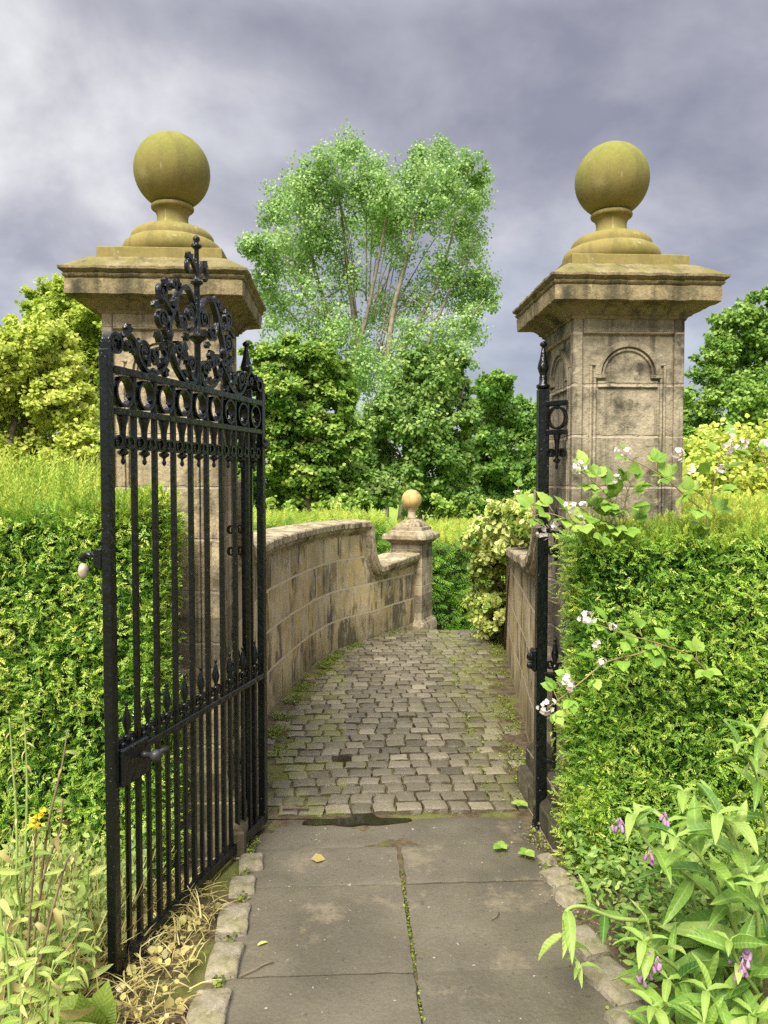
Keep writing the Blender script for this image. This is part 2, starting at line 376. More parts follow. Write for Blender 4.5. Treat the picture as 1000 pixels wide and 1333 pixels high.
def leaf_mat(name, stops, trans=.35, rough=.5, spec=.35, noise=0.0):
    M = Mt(name, rough, spec)
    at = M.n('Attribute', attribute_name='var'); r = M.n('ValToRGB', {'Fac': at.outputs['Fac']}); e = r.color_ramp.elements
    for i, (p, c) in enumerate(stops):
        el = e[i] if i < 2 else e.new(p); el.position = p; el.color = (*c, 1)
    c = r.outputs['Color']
    if noise: c = M.mix(.6, c, M.ramp(M.noise(M.coord(), noise, 3), .3, .7, (.7, .72, .7), (1.15, 1.12, 1.1)), 'MULTIPLY')
    if noise:
        lc = M.n('SeparateXYZ', {0: M.n('Attribute', attribute_name='leafco').outputs['Vector']}); ax = M.math('ABSOLUTE', lc.outputs['X'])
        mid = M.ramp(ax, .006, .016, (1, 1, 1), (0, 0, 0))
        sv = M.math('SINE', M.math('MULTIPLY', M.math('SUBTRACT', lc.outputs['Y'], M.math('MULTIPLY', ax, 1.1)), 62.))
        c = M.mix(M.math('MULTIPLY', M.ramp(sv, .6, 1.0), .09), c, (.50, .62, .22)); c = M.mix(M.math('MULTIPLY', mid, .35), c, (.55, .66, .25))
        M.bump(sv, .25, .002)
    M.col(c)
    tr = M.n('BsdfTranslucent', {'Color': M.mix(.5, c, (1.1, 1.2, .35), 'MULTIPLY') if False else c}); mx = M.n('MixShader', {0: trans})
    out = M.t.nodes['Material Output']
    M.t.links.new(M.b.outputs[0], mx.inputs[1]); M.t.links.new(tr.outputs[0], mx.inputs[2]); M.t.links.new(mx.outputs[0], out.inputs['Surface'])
    return M.m
YEW = leaf_mat('yew_needles', [(0, (.065, .19, .025)), (.45, (.21, .44, .045)), (.8, (.44, .63, .085)), (1, (.68, .74, .15))], .3, .45, .4)
YEWTOP = leaf_mat('yew_new_growth', [(0, (.17, .37, .05)), (.5, (.40, .57, .08)), (1, (.72, .72, .14))], .4, .5, .3)
GOLD = leaf_mat('golden_foliage', [(0, (.16, .27, .03)), (.5, (.42, .54, .07)), (1, (.74, .77, .19))], .4, .5, .3)
POPLAR = leaf_mat('poplar_leaves', [(0, (.12, .25, .06)), (.5, (.29, .48, .14)), (1, (.50, .64, .26))], .35, .45, .4)
SYCA = leaf_mat('sycamore_leaves', [(0, (.08, .20, .025)), (.55, (.25, .42, .06)), (1, (.56, .64, .17))], .35, .5, .3)
MID = leaf_mat('mid_green_leaves', [(0, (.07, .17, .03)), (.5, (.18, .33, .065)), (1, (.40, .52, .15))], .35, .5, .3)
DARKL = leaf_mat('dark_green_leaves', [(0, (.06, .16, .03)), (.5, (.16, .32, .05)), (1, (.33, .48, .10))], .3, .5, .3)
IVY = leaf_mat('variegated_ivy', [(0, (.05, .14, .02)), (.4, (.22, .34, .05)), (.65, (.48, .57, .12)), (1, (.76, .78, .32))], .3, .4, .4)
COMF = leaf_mat('comfrey_leaves', [(0, (.07, .19, .03)), (.5, (.25, .43, .065)), (1, (.54, .65, .20))], .35, .5, .35, 25)
BRAM = leaf_mat('bramble_leaves', [(0, (.09, .23, .03)), (.5, (.25, .45, .055)), (1, (.47, .62, .13))], .35, .45, .35, 30)
WEED = leaf_mat('weed_leaves', [(0, (.10, .20, .03)), (.5, (.33, .46, .085)), (1, (.66, .67, .25))], .35, .55, .3, 30)
DRY = leaf_mat('dry_straw', [(0, (.16, .11, .05)), (.5, (.44, .36, .14)), (.8, (.58, .55, .20)), (1, (.68, .62, .32))], .25, .7, .2)
MOSS = leaf_mat('moss_and_weeds', [(0, (.06, .09, .015)), (.5, (.17, .23, .03)), (1, (.34, .40, .08))], .3, .6, .2)
PETAL = leaf_mat('blossom_petals', [(0, (.70, .46, .44)), (.5, (.90, .80, .77)), (1, (.95, .94, .90))], .35, .6, .2)
PURPLE = leaf_mat('purple_bells', [(0, (.33, .10, .34)), (.5, (.50, .22, .50)), (1, (.72, .52, .70))], .35, .5, .3)
YELLOWF = leaf_mat('yellow_petals', [(0, (.85, .70, .03)), (1, (.92, .82, .08))], .3, .5, .3)
def plain(name, c, rough=.7, c2=None, sc_=20, bump=.3, spec=.3):
    M = Mt(name, rough, spec); v = M.coord()
    M.col(M.mix(M.ramp(M.noise(v, sc_, 5), .35, .65), c, c2 or tuple(.6*q for q in c))); M.bump(M.noise(v, sc_*3, 4), bump, .005); return M.m
BARK = plain('bark', (.20, .16, .11), .9, (.10, .08, .055), 9, .6)
BARKP = plain('pale_bark', (.36, .32, .24), .9, (.17, .15, .11), 5, .5)
BARKR = plain('reddish_bark', (.10, .062, .042), .9, (.05, .032, .024), 6, .5)
STEM = plain('green_stem', (.34, .44, .12), .6, (.24, .34, .09))
BSTEM = plain('bramble_stem', (.30, .20, .10), .7, (.22, .24, .08))
WSTEM = plain('purple_brown_stem', (.16, .10, .07), .75, (.24, .22, .10), 12)
CORE_SHADE = plain('hedge_core_shade', (.035, .03, .017), .95, (.018, .026, .01), 14)  # near-black brown-green: interior shade of the hedges put into the colour
KNOB = plain('worn_white_enamel', (.66, .60, .48), .4, (.22, .16, .09), 28, .2, .5)
WORN = plain('worn_iron', (.045, .045, .045), .35, (.03, .03, .03), 40, .4, .5)

def slab_mat():
    M = Mt('wet_flagstone', .5, .45); v = M.coord()
    c = M.mix(M.ramp(M.noise(v, 2.2, 6, .6, .4), .35, .68), (.088, .077, .053), (.148, .131, .091))
    c = M.mix(.5, c, M.ramp(M.noise(v, 90, 3, .7), .3, .75, (.65, .65, .65), (1.25, 1.25, 1.25)), 'MULTIPLY')
    big = M.noise(M.coord(loc=(2, 5, 0)), 3.4, 6, .7)
    c = M.mix(M.math('MULTIPLY', M.ramp(big, .56, .66), .5), c, (.25, .21, .135))
    c = M.mix(M.math('MULTIPLY', M.ramp(M.noise(v, 45, 2), .72, .74), .8), c, (.40, .38, .32))
    c = M.mix(M.math('MULTIPLY', M.ramp(M.noise(v, 31, 3, .6), .64, .70), .6), c, (.05, .042, .03))
    c = M.mix(M.math('MULTIPLY', M.ramp(M.noise(M.coord(loc=(9, 3, 0)), 6, 6, .75), .55, .7), .5), c, (.075, .07, .04))
    M.col(c); M.rough(M.ramp(M.noise(v, 3, 5), .3, .7, (.34,)*3, (.66,)*3))
    M.bump(M.math('ADD', M.noise(v, 70, 4, .7), M.noise(v, 8, 4)), .55, .006); return M.m
SLAB = slab_mat()
def sett_mat():
    M = Mt('wet_setts', .5, .5); v = M.coord()
    at = M.n('Attribute', attribute_name='var')
    r = M.n('ValToRGB', {'Fac': at.outputs['Fac']}); e = r.color_ramp.elements
    e[0].color = (.075, .065, .042, 1); e[1].color = (.29, .255, .175, 1); k = e.new(.55); k.color = (.155, .136, .09, 1)
    c = M.mix(.6, r.outputs[0], M.ramp(M.noise(v, 60, 4, .7), .3, .75, (.55, .55, .55), (1.3, 1.3, 1.3)), 'MULTIPLY')
    c = M.mix(M.math('MULTIPLY', M.ramp(M.noise(v, 1.6, 5, .6), .52, .68), .45), c, (.12, .105, .075))
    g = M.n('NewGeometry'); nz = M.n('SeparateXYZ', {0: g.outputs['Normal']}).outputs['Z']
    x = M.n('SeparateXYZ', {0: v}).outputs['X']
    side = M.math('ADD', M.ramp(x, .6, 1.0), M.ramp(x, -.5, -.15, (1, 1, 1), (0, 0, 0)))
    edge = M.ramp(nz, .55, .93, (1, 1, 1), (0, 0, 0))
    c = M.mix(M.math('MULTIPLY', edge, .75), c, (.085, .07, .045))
    mo = M.math('MULTIPLY', M.math('MULTIPLY', M.ramp(M.noise(v, 4.5, 5, .6), .44, .6), side), .7)
    c = M.mix(mo, c, (.16, .17, .04))
    M.col(c); M.rough(M.ramp(M.noise(v, 5, 5), .3, .7, (.20,)*3, (.52,)*3))
    M.bump(M.noise(v, 48, 5, .7), .8, .009); return M.m
SETT = sett_mat()
def soil_mat():
    M = Mt('soil_and_moss', .9, .2); v = M.coord()
    c = M.mix(M.ramp(M.noise(v, 14, 6, .7), .35, .65), (.05, .036, .022), (.15, .115, .07))
    c = M.mix(M.math('MULTIPLY', M.ramp(M.noise(v, 3.3, 6, .65), .47, .6), .75), c, (.14, .16, .03))
    y = M.n('SeparateXYZ', {0: v}).outputs['Y']
    far = M.ramp(M.math('MULTIPLY', y, .1), .86, .93)
    c = M.mix(far, c, M.mix(M.ramp(M.noise(v, 6, 5), .3, .7), (.15, .25, .035), (.30, .40, .06)))
    M.col(c); M.bump(M.noise(v, 50, 5, .7), .8, .012); return M.m
SOIL = soil_mat()
PUD = Mt('puddle_water', .03, .5); PUD.col((.022, .017, .010)); PUD = PUD.m

# ------------------------------------------------------------------ world and light
EXPO = 1.88
SKYOFF = (10.4912, -19.91576, 0)
def make_world():
    w = bpy.data.worlds.new("World"); sc.world = w; w.use_nodes = True; t = w.node_tree; nt = t.nodes; nt.clear(); L = t.links
    SUN_EL, SUN_AZ = R(52), R(205)
    def N(typ, ins=None, **kw):
        nd = nt.new('ShaderNode'+typ)
        for k, v in kw.items(): setattr(nd, k, v)
        for k, v in (ins or {}).items():
            if hasattr(v, 'links'): L.new(v, nd.inputs[k])
            else: nd.inputs[k].default_value = v
        return nd
    sky = N('TexSky', sky_type='NISHITA', sun_disc=False, sun_elevation=SUN_EL, sun_rotation=SUN_AZ, air_density=1.0, dust_density=2.0)
    tc = N('TexCoord'); sp = N('SeparateXYZ', {0: tc.outputs['Generated']})
    zz = N('Math', {0: sp.outputs['Z'], 1: .42}, operation='ADD'); zm = N('Math', {0: zz.outputs[0], 1: .06}, operation='MAXIMUM')
    dx = N('Math', {0: sp.outputs['X'], 1: zm.outputs[0]}, operation='DIVIDE'); dy = N('Math', {0: sp.outputs['Y'], 1: zm.outputs[0]}, operation='DIVIDE')
    cv = N('CombineXYZ', {0: dx.outputs[0], 1: dy.outputs[0], 2: 0.})
    mq = N('Mapping', {'Vector': cv.outputs[0], 'Location': SKYOFF}); n1 = N('TexNoise', {'Vector': mq.outputs[0], 'Scale': 2.3, 'Detail': 9., 'Roughness': .55, 'Distortion': .2})
    mp = N('Mapping', {'Vector': cv.outputs[0], 'Location': SKYOFF}); n2 = N('TexNoise', {'Vector': mp.outputs[0], 'Scale': .95, 'Detail': 5., 'Roughness': .5})
    r = N('ValToRGB', {'Fac': n1.outputs['Fac']}); e = r.color_ramp.elements
    k = 1.0*2**-EXPO
    e[0].position = .38; e[0].color = (.345*k, .345*k, .41*k, 1); e[1].position = .66; e[1].color = (.80*k, .80*k, .82*k, 1)
    q = e.new(.5); q.color = (.50*k, .495*k, .55*k, 1)
    r2 = N('ValToRGB', {'Fac': n2.outputs['Fac']}); r2.color_ramp.elements[0].position = .38; r2.color_ramp.elements[1].position = .64
    r2.color_ramp.elements[0].color = (.76, .77, .83, 1); r2.color_ramp.elements[1].color = (1.20, 1.19, 1.16, 1)
    m = N('Mix', {0: 1.0, 6: r.outputs[0], 7: r2.outputs[0]}, data_type='RGBA', blend_type='MULTIPLY')
    # the cloud layer is brighter overhead, as overcast skies are
    br = N('MapRange', {0: sp.outputs['Z'], 1: .5, 2: .95, 3: 1.0, 4: 4.4})
    mb = N('VectorMath', {0: m.outputs[2], 1: br.outputs[0]}, operation='MULTIPLY')
    L.new(br.outputs[0], mb.inputs[1])
    b1 = N('Background', {'Color': mb.outputs[0], 'Strength': 1.0}); b2 = N('Background', {'Color': sky.outputs[0], 'Strength': .06})
    ho = N('MapRange', {0: sp.outputs['Z'], 1: .02, 2: .3, 3: .72, 4: .92})
    mx = N('MixShader', {0: ho.outputs[0], 1: b2.outputs[0], 2: b1.outputs[0]}); out = N('OutputWorld', {0: mx.outputs[0]})
    s = bpy.data.lights.new("sun", 'SUN'); s.energy = 2.0; s.angle = R(30); s.color = (1, .93, .79)
    so = bpy.data.objects.new("sun", s); C.objects.link(so)
    d = Vector((math.sin(SUN_AZ)*math.cos(SUN_EL), math.cos(SUN_AZ)*math.cos(SUN_EL), math.sin(SUN_EL)))
    so.rotation_euler = d.to_track_quat('Z', 'Y').to_euler(); so.location = (0, 0, 20)
make_world()
sc.view_settings.view_transform = 'Standard'; sc.view_settings.look = 'None'; sc.view_settings.exposure = EXPO; sc.view_settings.gamma = 1
sc.cycles.use_denoising = False
try: sc.cycles.denoising_prefilter = 'ACCURATE'
except Exception: pass
sc.cycles.max_bounces = 6; sc.cycles.transmission_bounces = 4; sc.cycles.diffuse_bounces = 3; sc.cycles.caustics_reflective = False; sc.cycles.caustics_refractive = False

# ------------------------------------------------------------------ ground
def smooth(a, b, x):
    t = np.clip((x-a)/(b-a), 0, 1); return t*t*(3-2*t)
def gz(x, y): return -.014 - .55*smooth(7.75, 9.2, y)
def build_ground():
    xs = np.concatenate([np.linspace(-260, -12, 10), np.linspace(-10, 10, 81), np.linspace(12, 260, 10)])
    ys = np.concatenate([np.linspace(-60, -4, 6), np.linspace(-3, 15, 91), np.linspace(17, 330, 20)])
    X, Y = np.meshgrid(xs, ys); Z = gz(X, Y) + .006*np.sin(7*X+3*Y)*np.cos(5*Y-2*X)
    V = np.stack([X, Y, Z], -1).reshape(-1, 3); n = len(xs); b = MB()
    b.v = [tuple(p) for p in V]; b.f = [(j*n+i, j*n+i+1, (j+1)*n+i+1, (j+1)*n+i) for j in range(len(ys)-1) for i in range(n-1)]
    tag(b.build('ground', SOIL, smooth=True), 'soil and grass ground round the path', None, None, 'structure')
build_ground()

# wall foot lines (towards the path)
LW = [(-.545, 3.70), (-.55, 4.3), (-.53, 4.99), (-.47, 5.47), (-.317, 6.25), (-.14, 6.88), (.07, 7.27), (.24, 7.5), (.42, 7.80), (.60, 8.10), (.76, 8.36)]
RW = [(.985, 3.70), (1.078, 4.40), (1.17, 4.99), (1.356, 6.24), (1.56, 7.42)]
lwy = np.array([p[1] for p in LW]); lwx = np.array([p[0] for p in LW]); rwy = np.array([p[1] for p in RW]); rwx = np.array([p[0] for p in RW])
def xl(y): return np.interp(y, lwy, lwx)
def xr(y): return np.interp(y, rwy, rwx)

# ------------------------------------------------------------------ flagstones, setts, puddles
def rough_block(b, x0, x1, y0, y1, z0, z1, nx, ny, edge, amp, ph=0.0, jit=0.0):
    """worn block: top grid rounded to the edges plus skirt"""
    base = len(b.v); nx += 1; ny += 1
    for j in range(ny):
        for i in range(nx):
            u = -1+2*i/(nx-1); v = -1+2*j/(ny-1)
            uu = math.copysign(1-(1-abs(u))**1.7, u); vv = math.copysign(1-(1-abs(v))**1.7, v)
            x = (x0+x1)/2+uu*(x1-x0)/2; y = (y0+y1)/2+vv*(y1-y0)/2
            h = z1 - edge*(abs(uu)**9+abs(vv)**9)*.5
            w = amp*(math.sin(17*x+9*y+ph)+math.sin(23*y-13*x+2*ph)+.6*math.sin(61*x+47*y+ph))
            onb = max(abs(u), abs(v)) > .999
            x += jit*math.sin(47*y+ph*3)*(1 if abs(u) > .9 else .3); y += jit*math.sin(53*x+ph*5)*(1 if abs(v) > .9 else .3)
            b.v.append((x, y, h+w*(.4 if onb else 1)))
    for j in range(ny-1):
        for i in range(nx-1): k = base+j*nx+i; b.f.append((k, k+1, k+nx+1, k+nx))
    ring = [base+i for i in range(nx)]+[base+j*nx+nx-1 for j in range(1, ny)]+[base+(ny-1)*nx+i for i in range(nx-2, -1, -1)]+[base+j*nx for j in range(ny-2, 0, -1)]
    lo = len(b.v); cx, cy = (x0+x1)/2, (y0+y1)/2
    for r in ring: x, y, z = b.v[r]; b.v.append((x, y, z0))
    m = len(ring)
    for i in range(m): k = (i+1) % m; b.f.append((lo+i, lo+k, ring[k], ring[i]))

b = MB(); ph = 0
for y0, y1 in ((.75, 1.27), (1.275, 1.80), (1.807, 2.356), (2.362, 2.890), (2.896, 3.203)):
    for x0, x1 in ((-.385, .2115), (.2265, .80)):
        ph += 1.3; rough_block(b, x0+.006*math.sin(ph*3), x1+.01*math.sin(ph*5)*(x1 > .5), y0, y1, -.06, .004*math.sin(ph)*.5, 16, 14, .006, .0007, ph, .0025)
tag(b.build('flagstone_path', SLAB, auto=40), 'grey brown flagstone path in two columns', None, None, 'structure')
b = MB(); rough_block(b, -.40, .835, 3.209, 3.49, -.06, -.010, 44, 14, .010, .0016, 4.4, .004)
tag(b.build('threshold_stone', SLAB, auto=40), 'worn stone threshold under the gateway', None, None, 'structure')

def setts():
    V = []; Fc = []; var = []; rs = random.Random(3)
    y = 3.53; row = 0
    n = 6
    while y < 8.15:
        d = .100+.012*rs.random(); 
        xa, xb = float(xl(y))+.06, float(xr(y))-.03
        x = xa + .0
        off = rs.uniform(0, .11); x -= off
        while x < xb:
            w = .112*rs.uniform(.88, 1.14); x1 = x+w-.011
            cx = (x+x1)/2
            edgeL = cx-xa; edgeR = xb-cx
            keep = x1 < xb+.03 and x > xa-.05
            if ((cx+.045)/.075)**2+((y+.05-4.22)/.06)**2 < 1 or ((cx-.09)/.07)**2+((y+.05-4.62)/.04)**2 < 1: keep = False
            if edgeL < .12 and y < 6.3 and rs.random() < .55: keep = False
            if edgeR < .12 and rs.random() < .55: keep = False
            px = (cx, y)
            if keep:
                far = float(smooth(7.75, 9.2, y))
                zt = rs.uniform(-.005, .003) - .55*far + (.012*math.exp(-((cx-.35)/.5)**2))
                tx, ty = rs.uniform(-.03, .03), rs.uniform(-.035, .035); rot = rs.uniform(-.05, .05); phx = rs.uniform(0, 6)
                fl = .5 if rs.random() < .25 else 1.0
                y0, y1 = y+rs.uniform(-.006, .006), y+d-.010+rs.uniform(-.006, .006); cy = (y0+y1)/2
                bb = MB(); rough_block(bb, x-cx, x1-cx, y0-cy, y1-cy, -.05, 0, n, n, .009*fl, .0013, phx, .003)
                c_, s_ = math.cos(rot), math.sin(rot); base = len(V)
                for (vx, vy, vz) in bb.v: V.append((cx+vx*c_-vy*s_, cy+vx*s_+vy*c_, zt+vz+vx*tx+vy*ty))
                Fc.extend(tuple(i+base for i in f) for f in bb.f)
                v_ = min(1, max(0, rs.gauss(.5, .2))); var.extend([v_]*len(bb.v))
            x += w
        y += d+.006; row += 1
    me = bpy.data.meshes.new('cobbled_path'); me.from_pydata(V, [], Fc); me.update()
    at = me.attributes.new('var', 'FLOAT', 'POINT'); at.data.foreach_set('value', np.array(var, np.float32))
    me.polygons.foreach_set('use_smooth', [True]*len(me.polygons)); me.set_sharp_from_angle(angle=R(60)); me.materials.append(SETT)
    o = bpy.data.objects.new('cobbled_path', me); C.objects.link(o); tag(o, 'worn stone setts paving the bridge path', None, None, 'structure')
setts()

def mud():
    b = MB(); ys = np.linspace(3.5, 7.0, 120); n = 26
    for y in ys:
        for k in range(n):
            x = float(xl(y))-.02+.62*k/(n-1); p = np.array([[x, y, 0.]]); z = -.013+.012*float(wob(p, 1.6, 1.))*(1-k/(n-1))+.004*float(wob(p, 7, 2.))+.010*(1-k/(n-1))**2
            if k == n-1: z = -.03
            b.v.append((x, float(y), z))
    b.f = [(j*n+k, j*n+k+1, (j+1)*n+k+1, (j+1)*n+k) for j in range(len(ys)-1) for k in range(n-1)]
    tag(b.build('mud', SOIL, smooth=True), 'brown mud silted over the setts along the wall', None, None, 'structure')
mud()
def puddle(cx, cy, pts, z, label):
    b = MB(); P = catmull(pts+[pts[0]], 6)[:-1]; n = len(P)
    b.add([(cx+p[0], cy+p[1], z) for p in P]+[(cx+p[0], cy+p[1], z-.02) for p in P], [tuple(range(n))]+[(i, n+i, n+(i+1) % n, (i+1) % n) for i in range(n)])
    tag(b.build('puddle', PUD, fixn=True), label, None, None, 'structure')
puddle(.06, 3.455, [(-.26, -.02), (-.2, -.035), (-.12, -.03), (-.05, -.045), (.02, -.03), (.08, -.04), (.17, -.03), (.23, -.015), (.235, .01), (.17, .02), (.09, .03), (.05, .09), (-.02, .10), (-.05, .035), (-.13, .025), (-.2, .03), (-.25, .01)], -.0028, 'dark rain puddle along the threshold stone')
puddle(-.045, 4.22, [(-.10, -.07), (.05, -.08), (.10, -.04), (.09, .07), (.02, .09), (-.05, .07), (-.10, .04)], -.006, 'small dark puddle in a missing sett')
puddle(.07, 4.62, [(-.06, -.02), (.07, -.025), (.1, 0), (.02, .02), (-.05, .02)], -.006, 'thin dark puddle between setts')

# joint moss, gravel bits
def strip_scatter(n, fx, fy, spread, mat, name, label, size=(.008, .018), tpl=LEAF, z=0.0, up=1.2):
    t = rng.random(n); p = np.stack([fx(t)+rng.normal(0, spread, n), fy(t), np.zeros(n)], 1)
    kk = wob(p, 3.1, len(name)+n*.01) > -.12-.5*(spread < .015); p = p[kk]; n = len(p)
    p[:, 2] = z + rng.random(n)*.012 - .55*smooth(7.75, 9.2, p[:, 1])
    D = rnd(n, .8); D[:, 2] = np.abs(D[:, 2])*.5+.1; Nn = rnd(n, .5)+np.array([0, 0, up])
    o = leaf_mesh(name, mat, *tpl, p, D, Nn, rng.uniform(*size, n), np.clip(rng.normal(.5, .25, n), 0, 1))
    return tag(o, label, None, None, 'stuff')
strip_scatter(500, lambda t: .219+0*t, lambda t: 1.5+1.5*t**1.6, .003, MOSS, 'moss', 'thin line of moss in the flagstone joint', (.004, .010), z=-.010)

# ------------------------------------------------------------------ gate piers
def pier(cx, cy, label, PIER):
    t = thing('stone_gate_pier', label, 'gate pier', (cx, cy, 0), 0, 'stone gate piers with ball finials')
    H = .24; ZT = 2.241
    b = MB()
    b.box((-H+.016, -H+.016, -.1), (H-.016, H-.016, ZT))
    for sx in (-1, 1):
        for sy in (-1, 1):
            x0, x1 = sorted((sx*H, sx*(H-.042))); y0, y1 = sorted((sy*H, sy*(H-.042)))
            zs = [.34, ZT]
            for z0, z1 in zip(zs[:-1], zs[1:]):
                if z1-z0 > .03: b.box((x0, y0, z0+.0015), (x1, y1, z1-.0015), .004)
    for a in range(4):
        ca, sa = round(math.cos(a*math.pi/2)), round(math.sin(a*math.pi/2))
        m = MB(); yo = -H
        m.box((-H+.044, yo+.001, ZT-.068), (H-.044, yo+.03, ZT), .003)      # top band
        xm = .165; zs0 = 2.008
        def mould(x0, x1, z0, z1, pr): m.box((x0, yo+.016-pr, z0), (x1, yo+.02, z1), .003)
        for sg in (-1, 1):
            for off, pr in ((0, .010), (.016, .014)):
                x = sg*(xm-off); mould(min(x, x-sg*.011), max(x, x-sg*.011), .34, zs0+(.03 if off == 0 else .012), pr)
            x0, x1 = sorted((sg*.140, sg*xm)); mould(x0, x1, zs0+.03, zs0+.041, .010)
            x0, x1 = sorted((sg*.098, sg*.150)); mould(x0, x1, zs0-.024, zs0-.008, .016)   # impost
        # arch hood: two half rings
        for r0, r1, pr in ((.116, .146, .016), (.100, .114, .008)):
            n = 22; vs = []; fs = []
            for i in range(n+1):
                an = math.pi*i/n; c_, s_ = math.cos(an), math.sin(an)
                for r, y in ((r0, yo+.02), (r0+.003, yo+.016-pr), (r1-.003, yo+.016-pr), (r1, yo+.02)): vs.append((c_*r, y, zs0-.008+s_*r))
            for i in range(n):
                for k in range(3): fs.append((i*4+k, i*4+k+1, i*4+k+5, i*4+k+4))
            fs += [(0, 1, 2, 3), (n*4+3, n*4+2, n*4+1, n*4)]
            m.add(vs, fs)
        m.box((-.13, yo+.006, zs0-.062), (.13, yo+.02, zs0-.034), .003)
        b.add([(x*ca-y*sa, x*sa+y*ca, z) for x, y, z in m.v], m.f)
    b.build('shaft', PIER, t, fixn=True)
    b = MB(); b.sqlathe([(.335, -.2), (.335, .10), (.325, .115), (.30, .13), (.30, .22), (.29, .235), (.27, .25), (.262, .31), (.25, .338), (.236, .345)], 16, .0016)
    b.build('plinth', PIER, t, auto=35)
    b = MB()
    Z2 = 2.215
    b.sqlathe([(.20, ZT-.01), (.246, ZT-.008), (.250, ZT+.004), (.262, ZT+.008), (.262, ZT+.016), (.268, ZT+.020), (.276, ZT+.028), (.288, ZT+.036), (.303, ZT+.040), (.306, ZT+.044), (.342, ZT+.045), (.347, ZT+.049),
               (.350, Z2+.130), (.346, Z2+.136), (.354, Z2+.142), (.357, Z2+.150), (.352, Z2+.155), (.362, Z2+.162), (.368, Z2+.168), (.368, Z2+.178), (.355, Z2+.185), (.30, Z2+.222), (.27, Z2+.240), (.2, Z2+.244)], 26, .0019)
    cap = b.build('cap', CAPM, t, auto=32)
    b = MB(); z0 = 2.453
    b.sqlathe([(.2, z0-.002), (.252, z0), (.252, z0+.046), (.249, z0+.049), (.15, z0+.05)], 10, .0006)
    n = 48; zt = z0+.047
    prof = [(.16, zt)]+[(.175+.04*math.sin(k*math.pi/12), zt+.045-.045*math.cos(k*math.pi/12)) for k in range(11)]
    prof += [(.178, 2.593), (.178, 2.602)]+[(.178-.075*(1-math.cos(k/8*math.pi/2)), 2.602+.048*math.sin(k/8*math.pi/2)) for k in range(1, 9)]
    prof += [(.088, 2.655), (.076, 2.662), (.069, 2.676), (.066, 2.692), (.067, 2.706), (.072, 2.720), (.080, 2.729)]
    prof += [(.080+.012*math.sin(k*math.pi/8), 2.743-.012*math.cos(k*math.pi/8)) for k in range(9)]+[(.076, 2.758), (.06, 2.768)]
    b.lathe(prof, (0, 0, 0), n); fb = b.build('finial_base', FINB, t, auto=38)
    b = MB(); b.sphere((0, 0, 0), .163, 32); o = b.build('ball', BALL, fb, True); o.location = (0, 0, 2.900)
    return t
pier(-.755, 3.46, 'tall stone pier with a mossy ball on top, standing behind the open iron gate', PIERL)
pier(1.20, 3.46, 'tall stone pier with a mossy ball on top, standing behind bramble flowers and hedge', PIER)

